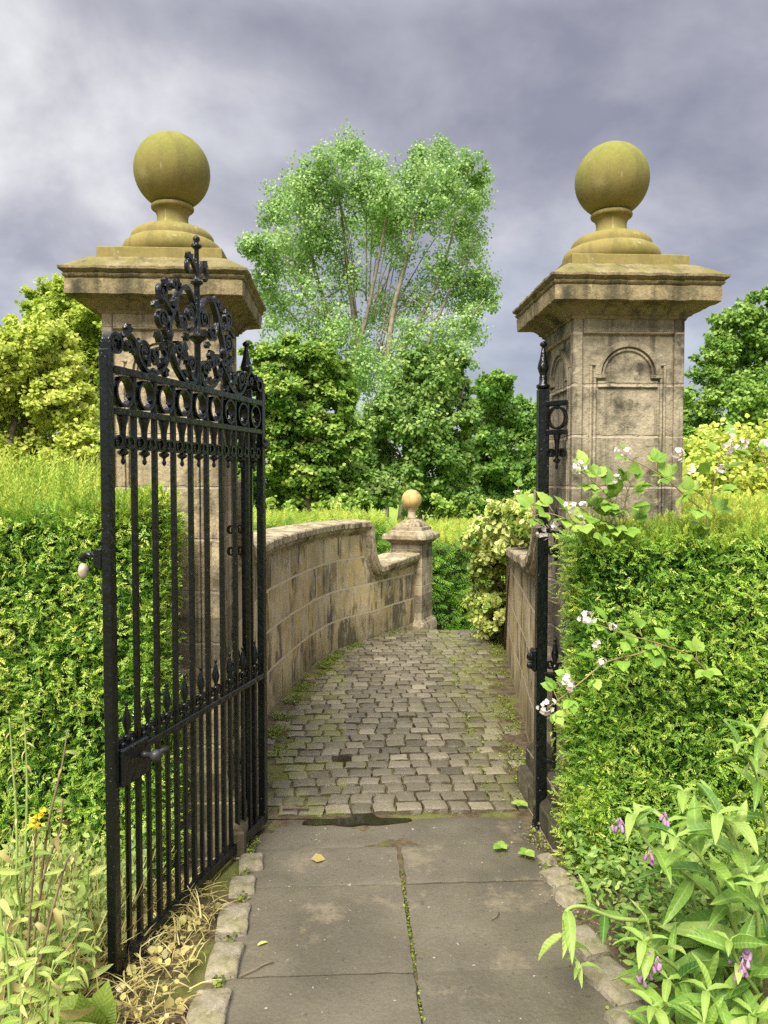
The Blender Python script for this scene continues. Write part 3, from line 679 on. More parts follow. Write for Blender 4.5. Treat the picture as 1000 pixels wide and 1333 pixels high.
# ------------------------------------------------------------------ curved parapet walls
def arclen(P):
    s = [0]
    for a, b_ in zip(P[:-1], P[1:]): s.append(s[-1]+math.hypot(b_[0]-a[0], b_[1]-a[1]))
    return s
def parapet(name, label, base_pts, side, zfun, TH=.30):
    """side +1: body lies left of the walking direction"""
    P = catmull(base_pts, 14); P = [(p[0], p[1]) for p in P]; s = arclen(P)
    # resample finely
    S = np.linspace(0, s[-1], int(s[-1]/.014)); X = np.interp(S, s, [p[0] for p in P]); Y = np.interp(S, s, [p[1] for p in P])
    Z = np.array([zfun(v) for v in S])
    T = np.stack([np.gradient(X), np.gradient(Y)], 1); T /= np.linalg.norm(T, axis=1, keepdims=True); Nn = np.stack([-T[:, 1], T[:, 0]], 1)*side
    t = thing(name, label, 'wall', (float(X[0]), float(Y[0]), 0)); ox, oy = X[0], Y[0]
    n = len(S); vs = []; fs = []; uv = []
    zb = -.8
    cols = [(0, zb), (0, .3), (0, .6), (0, 1), (1, 1), (1, zb)]
    for i in range(n):
        top = Z[i]-.06
        for a, k in cols:
            z = k if k < 0 else (top if k == 1 else top*k)
            vs.append((X[i]+Nn[i, 0]*TH*a-ox, Y[i]+Nn[i, 1]*TH*a-oy, z))
    m = len(cols)
    for i in range(n-1):
        for k in range(m-1): fs.append((i*m+k, (i+1)*m+k, (i+1)*m+k+1, i*m+k+1))
    fs += [tuple(range(m)), tuple((n-1)*m+k for k in range(m))[::-1]]
    b = MB(); b.v = [tuple(map(float, v)) for v in vs]; b.f = fs
    o = b.build('courses', WALL, t, fixn=True); me = o.data; ul = me.uv_layers.new(name='UVMap')
    for p in me.polygons:
        for li in p.loop_indices:
            vi = me.loops[li].vertex_index; i = vi//m; ul.data[li].uv = (float(S[i])*(1 if vi % m < 4 else 1), me.vertices[vi].co.z)
    # coping: section swept with slope
    sec = [(TH+.05, -.01), (TH+.055, .035), (TH*.5, .062), (-.058, .045), (-.066, .035), (-.066, -.006), (-.060, -.012), (-.050, -.016), (-.048, -.032), (-.040, -.044), (-.024, -.056), (-.010, -.060), (-.004, -.082), (.004, -.09), (TH+.0, -.09)]
    dz = np.gradient(Z)/np.gradient(S); vs = []; fs = []; m = len(sec)
    for i in range(n):
        tz = dz[i]; l = math.hypot(1, tz); tx = -tz/l; up = 1/l
        for k, (a, u) in enumerate(sec):
            w = .0012*math.sin(S[i]*21+k)+.0014*math.sin(S[i]*57+2*k)+.0010*math.sin(S[i]*131+5*k)
            a2 = a+w; u2 = u+w*.8
            vs.append((X[i]+Nn[i, 0]*a2+T[i, 0]*tx*u2-ox, Y[i]+Nn[i, 1]*a2+T[i, 1]*tx*u2-oy, Z[i]+up*u2))
    for i in range(n-1):
        for k in range(m): j = (k+1) % m; fs.append((i*m+k, i*m+j, (i+1)*m+j, (i+1)*m+k))
    fs += [tuple(range(m)), tuple((n-1)*m+k for k in range(m))]
    b = MB(); b.v = [tuple(map(float, v)) for v in vs]; b.f = fs; b.build('coping', COPE, t, fixn=True, auto=30)
    return t, S, X, Y, Z
COPE = stone_mat('coping_sandstone', (.56, .48, .33), (.36, .30, .19), (.11, .09, .065), None, .25)
def ramp_q(s, s0, s1, za, zb):   # concave quarter sweep
    if s <= s0: return za
    if s >= s1: return zb
    k = (s1-s)/(s1-s0); return zb+(za-zb)*(1-math.sqrt(max(0, 1-k*k)))
LS = arclen([(p[0], p[1]) for p in catmull(LW, 14)])
def lz(s):
    if s < 1.0: return ramp_q(s, 0.0, .72, 1.55, 1.125)
    zh = 1.125-.01*(s-1.2)/3
    if s < 3.90: return zh
    if s < 4.12: return ramp_q(s, 3.90, 4.12, zh, .655)
    return .655+.075*(s-4.12)
parapet('parapet_wall', 'curved ashlar wall with yellow and black streaks, running from gate to small ball pier', LW, 1, lz)
def rz_(s):
    if s < .9: return ramp_q(s, 0.0, .62, 1.50, 1.07)
    return 1.07-.05*(s-.6)
parapet('parapet_wall', 'brown ashlar wall behind the right iron post, with ivy over its far end', RW, -1, rz_)

# ------------------------------------------------------------------ small far pier
def far_pier():
    p = atY(536, 700, 8.55); t = thing('small_ball_pier', 'small low stone pier with pale yellow ball at the far end of the wall', 'gate pier', (p[0], p[1], 0), R(-24))
    b = MB(); b.sqlathe([(.23, -.9), (.23, -.05), (.21, .0), (.185, .03), (.182, .86), (.15, .865)], 10, .0015); b.build('shaft', SMALLPIER, t, auto=35)
    b = MB(); b.sqlathe([(.15, .855), (.192, .862), (.197, .875), (.215, .892), (.222, .90), (.255, .912), (.257, .950), (.245, .968), (.175, 1.000), (.172, 1.004), (.172, 1.035), (.140, 1.043), (.132, 1.066), (.10, 1.092), (.065, 1.118), (.05, 1.125), (.04, 1.127)], 10, .003)
    cp = b.build('cap', SMALLPIER, t, auto=32)
    b = MB(); b.lathe([(.058, 1.12), (.050, 1.14), (.044, 1.175), (.043, 1.21), (.050, 1.232), (.060, 1.240), (.060, 1.250), (.05, 1.26)], (0, 0, 0), 20); nk = b.build('finial_base', SMALLPIER, t, True)
    b = MB(); b.sphere((0, 0, 0), .112, 20); o = b.build('ball', SBALL, nk, True); o.location = (0, 0, 1.342)
far_pier()

# ------------------------------------------------------------------ iron gate
def leafblob(m, x, z, a, l, w, y=0):
    """small forged leaf in the xz plane pointing at angle a"""
    c_, s_ = math.cos(a), math.sin(a); P = [(0, 0, .004), (.3, .5, .012), (.55, .32, .009), (.8, .42, .010), (1, 0, .004), (.8, -.42, .010), (.55, -.32, .009), (.3, -.5, .012)]
    vs = []
    for sy in (-1, 1):
        for u, v, h in P: vs.append((x+(u*c_-v*w/l*s_)*l, y+sy*h, z+(u*s_+v*w/l*c_)*l))
    n = 8; m.add(vs, [tuple(range(n)), tuple(range(2*n-1, n-1, -1))]+[(i, n+i, n+(i+1) % n, (i+1) % n) for i in range(n)])
SPEAR = [(.010, 0), (.012, .004), (.020, .010), (.020, .018), (.012, .024), (.010, .032), (.013, .044), (.017, .064), (.016, .078), (.011, .105), (.006, .150), (.005, .158), (.010, .164), (.011, .172), (.007, .180), (.001, .184)]
DOGTIP = [(.007, 0), (.007, .015), (.013, .020), (.013, .028), (.007, .034), (.006, .042), (.014, .066), (.015, .078), (.010, .100), (.003, .125), (.006, .129), (.006, .136), (.001, .142)]
PEND = [(.001, -.152), (.006, -.147), (.008, -.140), (.005, -.133), (.005, -.126), (.017, -.118), (.018, -.110), (.008, -.103), (.007, -.092), (.010, -.085), (.010, -.050), (.012, -.030), (.018, -.008), (.018, 0)]
def iron_gate():
    W = 1.105; hx, hy = -.372, 3.41; ang = math.atan2(2.361-hy, -.717-hx)
    t = thing('iron_gate', 'open black wrought iron gate with scrolled crest, rings and spear tipped bars', 'gate', (hx, hy, 0), ang)
    ZT = 1.90; nb = 9; bay = (W-.04)/nb
    def xc(i): return .02+bay*(i+.5)
    for x, dirn in ((.0, 1), (W, -1)):
        b = MB(); x0 = x-.016; b.box((x0, -.016, .015), (x0+.032, .016, ZT+.045), .003)
        sp = [(x, ZT+.03), (x, ZT+.06)]+[(x+dirn*(.034-.034*math.cos(a)*(1-.055*a)), ZT+.066+.034*math.sin(a)*(1-.055*a)) for a in np.linspace(0, 8.6, 34)]
        b.strip(sp, [.010]*len(sp), .031); b.sphere((x+dirn*.034, 0, ZT+.066), .012, 6)
        b.build('stile', IRON, t, fixn=True)
    def rail(z0, z1, w, nm='rail'):
        b = MB(); b.box((.0185, -w/2, z0), (W-.0185, w/2, z1), .003); return b.build(nm, IRON, t)
    rail(ZT-.024, ZT, .036); rail(1.752, 1.774, .034); rail(.676, .700, .036); rail(.018, .060, .032)
    b = MB(); b.box((-.026, -.026, 1.70), (.024, .026, 1.716), .004); b.box((-.05, -.024, 1.69), (-.005, .024, 1.735), .006); b.build('hinge', IRON, t)
    proto = None
    for i in range(1, nb):
        if proto is None:
            b = MB(); b.box((-.0085, -.0085, .055), (.0085, .0085, ZT-.02), .0015); proto = b.build('bar', IRON, t); o = proto
        else: o = proto.copy(); C.objects.link(o); o.parent = t
        o.location = (.02+bay*i, 0, 0)
    protos = None
    def ringm():
        b = MB(); n = 36; ro, ri, d = .0485, .0405, .015; vs = []; fs = []
        for k in range(n):
            a = 2*math.pi*k/n
            for r, y in ((ri, -d), (ro, -d), (ro, d), (ri, d)): vs.append((r*math.cos(a), y, r*math.sin(a)))
        for k in range(n):
            j = (k+1) % n
            for q in range(4): fs.append((k*4+q, k*4+(q+1) % 4, j*4+(q+1) % 4, j*4+q))
        b.add(vs, fs); b.sphere((-.036, 0, -.014), .007, 6); return b.build('ring', IRON, t, fixn=True, auto=40)
    def pendm():
        b = MB(); b.lathe(PEND, (0, 0, 0), 12)
        for sg in (-1, 1):
            sp = [(sg*.006, -.095)]+[(sg*(.030-.022*math.cos(a)*(1-.06*a)), -.080+.024*math.sin(a)*(1-.06*a)*-1) for a in np.linspace(0, 8, 26)]
            b.strip(sp, .006, .022); b.sphere((sg*.030, 0, -.080), .007, 6)
        return b.build('pendant', IRON, t, auto=45)
    def dogm():
        b = MB(); b.box((-.007, -.007, .055), (.007, .007, .705), .001); b.lathe(DOGTIP, (0, 0, .715), 10); b.box((-.006, -.006, .70), (.006, .006, .72))
        for sg in (-1, 1):
            sp = [(sg*.006, .712)]+[(sg*(.026-.018*math.cos(a)*(1-.06*a)), .735-.020*math.sin(a)*(1-.06*a)) for a in np.linspace(-.6, 6.6, 22)]
            b.strip(sp, .005, .014); b.sphere((sg*.027, 0, .735), .006, 6)
        return b.build('dog_bar', IRON, t, auto=45)
    R0, P0, D0 = ringm(), pendm(), dogm()
    for i in range(nb):
        for o0, z in ((R0, 1.826), (P0, 1.752), (D0, 0)):
            o = o0
            if i: o = o0.copy(); C.objects.link(o); o.parent = t
            o.location = (xc(i), 0, z)
    # crest scrollwork
    cx = W/2
    for sg in (-1, 1):
        b = MB()
        def cv(pts, w=.013, d=.020, tail=None):
            q = [(cx+sg*p[0], ZT+p[1]) for p in catmull(pts, 7)]
            n = len(q); b.strip(q, [.86*w*(1 if k < n*.7 else 1-.5*(k/n-.7)/.3) for k in range(n)], d)
        def curl(u, v, r, a0, turns, w=.009, d=.018):
            q = [(cx+sg*(x), ZT+z) for x, z in spiral(u, v, r, r*.28, a0, turns)]
            b.strip(q, [w]*len(q), d); b.sphere((cx+sg*u, 0, ZT+v), r*.36, 6, (1, .9, 1))
        cv([(.012, .05), (.03, .012), (.09, .004), (.155, .05), (.195, .12), (.20, .185), (.165, .25), (.135, .31), (.095, .342), (.05, .325), (.018, .27)], .016, .022)
        curl(.052, .255, .036, math.pi*.35, 1.4)
        cv([(.155, .26), (.14, .22), (.115, .19)], .010, .018); curl(.110, .215, .028, -.4, -1.5)
        cv([(.20, .12), (.222, .155), (.236, .17)], .012, .02); curl(.238, .20, .036, -math.pi*.6, 1.5)
        cv([(.185, .23), (.215, .255), (.238, .262)], .012, .02); curl(.236, .292, .030, -math.pi*.5, 1.4)
        leafblob(b, cx+sg*.215, ZT+.25, math.pi/2-sg*.95, .062, .038); leafblob(b, cx+sg*.262, ZT+.245, math.pi/2-sg*1.9, .04, .026)
        cv([(.02, .01), (.05, .02), (.062, .05)], .009, .018); curl(.055, .072, .030, -.2, 1.5)
        cv([(.145, .055), (.128, .09), (.10, .105)], .009, .018); leafblob(b, cx+sg*.13, ZT+.08, math.pi/2+sg*.55, .08, .046); curl(.098, .10, .02, .3, -1.3)
        # low S to the stile
        cv([(.20, .12), (.212, .07), (.25, .025), (.30, .005), (.345, .010), (.385, .045), (.408, .088), (.44, .110), (.475, .095)], .014, .022)
        curl(.355, .070, .036, -.2, 1.6); cv([(.405, .085), (.40, .10), (.385, .105)], .010, .018)
        leafblob(b, cx+sg*.47, ZT+.10, math.pi/2-sg*2.0, .055, .032); leafblob(b, cx+sg*.43, ZT+.112, math.pi/2-sg*.6, .035, .03)
        leafblob(b, cx+sg*.315, ZT+.06, math.pi/2+sg*1.9, .05, .03)
        for a in (-.9, .1, 1.1, 2.4): leafblob(b, cx+sg*.212, ZT+.085, math.pi/2-sg*a, .052, .034, .004)
        leafblob(b, cx+sg*.225, ZT+.04, -math.pi/2, .038, .028)
        b.sphere((cx+sg*.20, 0, ZT+.15), .017, 6, (1, 1, 1.5)); b.sphere((cx+sg*.16, 0, ZT+.06), .014, 6); b.sphere((cx+sg*.30, 0, ZT+.012), .013, 6)
        for (u, v, a, l) in ((.175, .145, 1.2, .045), (.185, .20, -1.9, .04), (.15, .285, 2.3, .045), (.12, .33, .6, .04), (.075, .335, -.2, .035), (.26, .03, -.9, .045), (.29, .02, .6, .05), (.345, .02, -.5, .045), (.395, .06, 1.5, .045), (.40, .095, -1.6, .045), (.33, .045, -2.2, .04), (.45, .085, 2.6, .04), (.08, .02, .9, .045), (.115, .03, -.5, .045), (.07, .10, .2, .045)): pass
        for (u, v, a, l) in ((.175, .145, 1.2, .045), (.15, .285, 2.3, .045), (.12, .33, .6, .035), (.26, .03, -.9, .04), (.345, .02, -.5, .04), (.395, .06, 1.5, .04), (.08, .02, .9, .04), (.24, .12, 1.0, .05), (.225, .30, .2, .04), (.20, .31, -1.1, .035), (.05, .21, 2.4, .03), (.09, .18, -2.6, .035)):
            leafblob(b, cx+sg*u, ZT+v, math.pi/2-sg*a, l, l*.62, random.uniform(-.006, .006))
        curl(.29, .075, .020, .5, -1.4); curl(.145, .115, .022, 1.0, 1.4); curl(.165, .33, .018, -.6, 1.3); curl(.445, .07, .018, .3, 1.3)
        b.build('scrollwork', IRON, t, fixn=True, auto=45)
    b = MB(); b.lathe([(.013, 0), (.012, .15), (.014, .158), (.022, .165), (.034, .172), (.036, .178), (.018, .186), (.012, .196), (.011, .36), (.013, .368), (.022, .374), (.023, .380), (.013, .388), (.010, .40), (.0085, .495), (.010, .50), (.020, .507), (.020, .513), (.009, .519), (.008, .524), (.013, .532), (.013, .540), (.006, .548), (.001, .551)], (cx, 0, ZT), 14)
    for sg in (-1, 1):
        q = [(cx+sg*p[0], ZT+p[1]) for p in catmull([(.005, .415), (.02, .435), (.045, .452), (.066, .44), (.07, .415), (.058, .40)], 6)]; b.strip(q, .015, .014)
        leafblob(b, cx+sg*.036, ZT+.45, math.pi/2-sg*1.2, .042, .03)
    b.build('spike', IRON, t, fixn=True, auto=45)
    # lock
    b = MB(); b.box((W-.165, -.027, .60), (W-.018, .027, .722), .006); lk = b.build('lock_box', IRON, t)
    b = MB(); b.lathe([(.012, 0), (.009, .01), (.009, .03), (.018, .036), (.021, .05), (.014, .062), (.001, .064)], (0, 0, 0), 14)
    o = b.build('handle', WORN, lk, True); o.location = (W-.125, .027, .672); o.rotation_euler = (R(-90), 0, 0)
    b = MB(); b.tube([(W-.125, .07, .672), (W-.155, .078, .678), (W-.19, .076, .674)], [.009, .008, .010], 8); b.build('lever', WORN, lk, True)
    b = MB(); b.box((W-.012, -.05, 1.285), (W+.012, -.018, 1.345), .004); b.tube([(W, -.03, 1.325), (W+.004, -.075, 1.325), (W+.004, -.095, 1.31)], [.010, .009, .012], 8); kb = b.build('knob_bracket', IRON, t)
    b = MB(); b.sphere((W+.004, -.088, 1.275), .021, 10, (.75, .75, 1.15)); b.build('knob', KNOB, kb, True)
iron_gate()

def post(px_, py_, ex, ey, label, latch):
    t = thing('iron_gate_post', label, 'gate post', (px_, py_, 0), 0, 'iron gate posts with side panels')
    b = MB(); b.box((-.024, -.024, -.1), (.024, .024, 1.955), .003); b.build('shaft', IRON, t)
    b = MB(); b.lathe([(.022, 1.955), (.030, 1.962), (.030, 1.972), (.018, 1.980)]+[(r*1.5, 1.985+z*.98) for r, z in SPEAR[4:]], (0, 0, 0), 16); b.build('spear_finial', IRON, t, True)
    L = math.hypot(ex-px_, ey-py_); a = math.atan2(ey-py_, ex-px_); ca, sa = math.cos(a), math.sin(a)
    def put(m, name, **kw):
        m.v = [(x*ca-y*sa, x*sa+y*ca, z) for x, y, z in m.v]; return m.build(name, IRON, t, **kw)
    for z0, z1 in ((1.876, 1.90), (1.752, 1.774), (.676, .698), (.29, .312)):
        b = MB(); b.box((.02, -.013, z0), (L-.004, .013, z1), .003); put(b, 'rail')
    xm = (L+.02)/2; rr = min(.05, (L-.03)/2)
    b = MB(); n = 32; vs = []; fs = []
    for k in range(n):
        an = 2*math.pi*k/n
        for r, y in ((.84, -.012), (1, -.012), (1, .012), (.84, .012)): vs.append((xm+r*rr*math.cos(an), y, 1.825+r*.05*math.sin(an)))
    for k in range(n):
        j = (k+1) % n
        for q in range(4): fs.append((k*4+q, k*4+(q+1) % 4, j*4+(q+1) % 4, j*4+q))
    b.add(vs, fs); b.sphere((xm, 0, 1.872), .011, 6); put(b, 'ring', fixn=True, auto=40)
    b = MB(); b.lathe([(r*.9, z) for r, z in PEND], (xm, 0, 1.752), 10)
    for sg in (-1, 1):
        sp = [(xm+sg*.006, 1.66)]+[(xm+sg*(.028-.018*math.cos(u)*(1-.06*u)), 1.675-.020*math.sin(u)*(1-.06*u)) for u in np.linspace(0, 7.5, 24)]
        b.strip(sp, .006, .02); b.sphere((xm+sg*.028, 0, 1.677), .007, 6)
    put(b, 'pendant', auto=45)
    b = MB(); b.box((xm-.007, -.007, .305), (xm+.007, .007, .70)); b.lathe([(r*1.1, z*1.1) for r, z in DOGTIP], (xm, 0, .70), 10)
    for sg in (-1, 1):
        sp = [(xm+sg*(.024-.016*math.cos(u)*(1-.06*u)), .735-.02*math.sin(u)*(1-.06*u)) for u in np.linspace(-.6, 6.6, 20)]; b.strip(sp, .006, .014)
    put(b, 'dog_bar', auto=45)
    b = MB(); b.box((xm-.005, -.006, 1.19), (xm+.005, .006, 1.39))
    for sg in (-1, 1):
        for zz, s2 in ((1.335, 1), (1.245, -1)):
            sp = [(xm+sg*.004, 1.29)]+[(xm+sg*(.024-.019*math.cos(u)*(1-.07*u)), zz+s2*.022*math.sin(u)*(1-.07*u)) for u in np.linspace(-.3, 7, 22)]; b.strip(sp, .006, .014)
    b.lathe([(.004, 1.39), (.009, 1.40), (.001, 1.43)], (xm, 0, 0), 8); put(b, 'scroll', auto=45)
    if latch:
        b = MB(); b.box((-.046, -.03, .70), (-.022, .03, .80), .008); b.sphere((-.05, -.008, .765), .018, 6); b.sphere((-.05, -.004, .725), .016, 6); b.build('latch_keeper', IRON, t)
        b = MB(); b.lathe([(.034, -.02), (.034, .01), (.028, .02)], (0, 0, 0), 12); b.build('foot', IRON, t)
post(.873, 3.375, .958, 3.285, 'black iron post beside the pier, with latch keeper and side panel of ring and scrolls', True)
post(-.437, 3.44, -.516, 3.36, 'black iron hinge post behind the gate, with spear finial and narrow side panel', False)

# ------------------------------------------------------------------ kerb stones
def kerb(px, py, w, l, rz, label, h=.022):
    g = ground(px, py, h); b = MB(); rough_block(b, -w*.56, w*.56, -l/2, l/2, -.09, 0, 9, 12, .016, .0022, px*.37, .0018)
    o = b.build('kerb_stone', KERB, auto=50); o.location = (g[0], g[1], h); o.rotation_euler = (random.uniform(-.05, .05), random.uniform(-.06, .06), rz)
    tag(o, label, 'kerb stone', 'kerb stones edging the path')
kerb(327, 1117, .085, .12, .08, 'pale kerb stone under the gate, farthest from the camera')
kerb(316, 1147, .085, .115, .05, 'tan kerb stone second from the hinge end of the gate')
kerb(304, 1191, .095, .19, .05, 'long greenish kerb stone in the middle of the row under the gate')
kerb(293, 1243, .09, .16, -.03, 'whitish speckled kerb stone by dry grass and yellow fallen leaf')
kerb(270, 1312, .10, .19, .0, 'grey mottled kerb stone at the bottom of the picture by dry grass')
kerb(711, 1113, .055, .06, .2, 'smallest pale kerb stone just in front of the iron post foot', .02)
kerb(727, 1137, .09, .12, .35, 'angled kerb stone with dark side below the hedge corner', .025)
kerb(740, 1160, .09, .10, .3, 'pale grey kerb stone behind the drooping comfrey stem', .025)
kerb(764, 1220, .08, .15, .2, 'half hidden kerb stone beneath the drooping comfrey leaves', .03)
kerb(800, 1272, .12, .20, .42, 'large mossy kerb stone in front of purple comfrey bells', .025)
kerb(826, 1322, .11, .12, .3, 'light rough kerb stone at the bottom below the mossy one', .035)

# ------------------------------------------------------------------ hedges
def face_pts(n, o, u, v, nrm, wobble, ph):
    a, c = rng.random(n), rng.random(n); o, u, v, nrm = map(lambda q: np.array(q, float), (o, u, v, nrm))
    p = o+a[:, None]*u+c[:, None]*v; w = wob(p, 2.2, ph); p = p+nrm*(w*wobble)[:, None]; return p, a, c, w
def sprigs(parts, tpl, mat, name, parent, size):
    P, D, Nn, S, V = (np.concatenate([q[i] for q in parts]) for i in range(5))
    if tpl is SPRIG:
        k = rng.random(len(P)) < .5; leaf_mesh(name, mat, *SPRIG_B, P[k], D[k], Nn[k], S[k]*size, np.clip(V[k], 0, 1), parent); k = ~k
        return leaf_mesh(name, mat, *tpl, P[k], D[k], Nn[k], S[k]*size, np.clip(V[k], 0, 1), parent)
    return leaf_mesh(name, mat, *tpl, P, D, Nn, S*size, np.clip(V, 0, 1), parent)
def hedge_face(n, o, u, v, nrm, ph, wobble=.05, depth=.12, up=.25, bright=.45):
    p, a, c, w = face_pts(n, o, u, v, nrm, wobble, ph); nrm = np.array(nrm, float)
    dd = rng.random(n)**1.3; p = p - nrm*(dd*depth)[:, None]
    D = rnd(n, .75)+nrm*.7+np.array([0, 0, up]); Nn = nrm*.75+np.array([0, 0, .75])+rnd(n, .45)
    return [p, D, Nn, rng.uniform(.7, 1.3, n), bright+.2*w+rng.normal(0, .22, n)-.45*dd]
def hedge_top(n, o, u, v, ph, wobble=.04, bright=.6, depth=.08):
    p, a, c, w = face_pts(n, o, u, v, (0, 0, 1), wobble, ph); p[:, 2] -= rng.random(n)*depth
    D = rnd(n, .45)+np.array([0, 0, .9]); Nn = rnd(n, .8)+np.array([0, -.6, .3])
    return [p, D, Nn, rng.uniform(.6, 1.3, n), bright+.2*w+rng.normal(0, .2, n)]
def tips(n, o, u, v, nrm, ph, wobble=.05, base=.78):
    p, a, c, w = face_pts(n, o, u, v, nrm, wobble, ph); nrm = np.array(nrm, float)
    k = rng.random(n) < .5+.5*wob(p, 6.0, ph+2); p = p[k]; w = w[k]; m = len(p)
    p = p+nrm*rng.uniform(-.01, .05, m)[:, None]
    return [p, rnd(m, .7)+nrm*.6+np.array([0, 0, .15]), nrm*.8+np.array([0, 0, .6])+rnd(m, .4), rng.uniform(.6, 1.0, m), base+.15*w+rng.normal(0, .15, m)]
def hedge_left():
    t = thing('yew_hedge', 'thick clipped yew hedge with tall yellow new growth, behind the open gate', 'hedge', (-1.6, 3.6, 0))
    off = np.array([-1.6, 3.6, 0])
    Z = 1.44; fr = [hedge_face(27000, (-3.2, 2.97, -.02), (2.44, 0, 0), (0, 0, Z), (0, -1, 0), .3),
               hedge_face(5600, (-.77, 2.97, -.02), (.05, .24, 0), (0, 0, Z+.03), (1, -.15, 0), 1.1, .05, .10),
               hedge_face(1500, (-.80, 2.96, 0), (.13, .1, 0), (0, 0, Z+.05), (.7, -.5, 0), 2.1, .06, .12, .4, .6),
               hedge_face(1200, (-1.03, 3.7, .6), (0, .9, 0), (0, 0, .85), (1, 0, 0), 1.7), tips(16000, (-3.2, 2.95, -.02), (2.44, 0, 0), (0, 0, Z), (0, -1, 0), .3, .05, .82), tips(1800, (-.77, 2.95, -.02), (.05, .24, 0), (0, 0, Z), (1, -.15, 0), 1.1)]
    for f in fr: f[0] = f[0]-off
    sprigs(fr, SPRIG, YEW, 'foliage', t, .9)
    tp = [hedge_top(16000, (-3.2, 2.96, Z), (2.16, 0, 0), (0, 1.5, .05), .3), hedge_top(2400, (-1.06, 2.96, Z), (.33, 0, 0), (0, .25, .02), .9)]
    for f in tp: f[4] = f[4]-.25+.3*np.minimum(1, (f[0][:, 1]-2.93)*2.2)
    for f in tp: f[0] = f[0]-off
    for f in tp: f[2] = rnd(len(f[2]))+np.array([0, -.8, .4])
    sprigs(tp, SPRIG, YEWTOP, 'new_growth', t, 1.25)
    tp = [hedge_top(2600, (-3.2, 3.0, Z+.02), (2.16, 0, 0), (0, 1.5, .05), .3)]; tp[0][3] *= 1.45; tp[0][1] = rnd(2600, .25)+np.array([0, 0, 1.]); tp[0][0] -= off
    sprigs(tp, SHOOT, YEWTOP, 'long_shoots', t, 1.0)
    b = MB(); b.box((-3.15, 3.09, -.1), (-1.05, 4.4, Z-.06)); b.box((-1.0499, 3.09, -.1), (-.82, 3.2, Z-.08)); b.v = [tuple(np.array(q)-off) for q in b.v]; b.build('shade_core', CORE_SHADE, t)  # solid dark boxes behind the sprigs, so gaps read as shaded
hedge_left()
def hedge_right():
    t = thing('yew_hedge', 'thick clipped yew hedge in front of the stone pier, comfrey at its foot', 'hedge', (2.0, 3.5, 0)); off = np.array([2.0, 3.5, 0]); Z = 1.345
    fr = [hedge_face(28000, (.955, 2.93, -.02), (2.4, 0, 0), (0, 0, Z), (0, -1, 0), 4.3, .05, .12),
          hedge_face(5200, (.94, 2.95, -.02), (-.01, .25, 0), (0, 0, Z), (-1, -.2, 0), 5.1, .05, .10),
          hedge_face(1500, (.915, 2.88, 0), (.1, -.03, 0), (0, 0, .75), (-.6, -.7, 0), 6.1, .05, .1, .3, .72), tips(15000, (.955, 2.91, -.02), (2.4, 0, 0), (0, 0, Z), (0, -1, 0), 4.3, .05, .72), tips(1800, (.93, 2.95, -.02), (-.01, .25, 0), (0, 0, Z), (-1, -.2, 0), 5.1)]
    for f in fr: f[0] = f[0]-off
    sprigs(fr, SPRIG, YEW, 'foliage', t, .9)
    tp = [hedge_top(6000, (.94, 2.93, Z), (2.4, 0, 0), (0, .27, .03), 4.3), hedge_top(15000, (1.48, 3.2, Z+.03), (1.9, 0, 0), (0, 1.3, .08), 4.3)]
    for f in tp: f[0] = f[0]-off
    for f in tp: f[4] = f[4]-.16+.25*np.minimum(1, (f[0][:, 1]+.6)*2)
    for f in tp: f[2] = rnd(len(f[2]))+np.array([0, -.8, .4])
    sprigs(tp, SPRIG, YEWTOP, 'new_growth', t, 1.15)
    b = MB(); b.box((1.03, 3.05, -.1), (1.46, 3.2, Z-.07)); b.box((1.4601, 3.05, -.1), (3.3, 4.4, Z-.06)); b.v = [tuple(np.array(q)-off) for q in b.v]; b.build('shade_core', CORE_SHADE, t)  # dark filler boxes stand in for the shaded inside of the hedge
hedge_right()
def hedge_far(label, o, ang, L, Dp, zt, ph, n1, n2, z0=-.6):
    t = thing('yew_hedge', label, 'hedge', (o[0], o[1], 0), ang)
    fr = [hedge_face(n1, (0, 0, z0), (L, 0, 0), (0, 0, zt-z0), (0, -1, 0), ph, .07, .2), hedge_face(n1//4, (0, 0, z0), (0, min(Dp, 2), 0), (0, 0, zt-z0), (-1, 0, 0), ph, .07, .2), hedge_face(n1//4, (L, 0, z0), (0, min(Dp, 2), 0), (0, 0, zt-z0), (1, 0, 0), ph, .07, .2)]
    sprigs(fr, SPRIG_FAR, YEW, 'foliage', t, 1.5)
    sprigs([hedge_top(n2, (0, 0, zt), (L, 0, 0), (0, Dp, 0), ph, .05, .6)], SPRIG_FAR, YEWTOP, 'new_growth', t, 1.35)
    b = MB(); b.box((.12, .12, z0-.2), (L-.12, Dp, zt-.1)); b.build('shade_core', CORE_SHADE, t)  # dark filler box: painted shade between the far sprigs
hedge_far('low clipped hedge behind the streaked curved wall, yellow on top', (-4.2, 8.95), 0, 4.65, 1.7, 1.05, 2.2, 3500, 6000)
hedge_far('low clipped hedge with wide yellow top behind the small ball pier', (.78, 9.75), R(24), 4.2, 3.6, .74, 7.2, 5000, 9000)

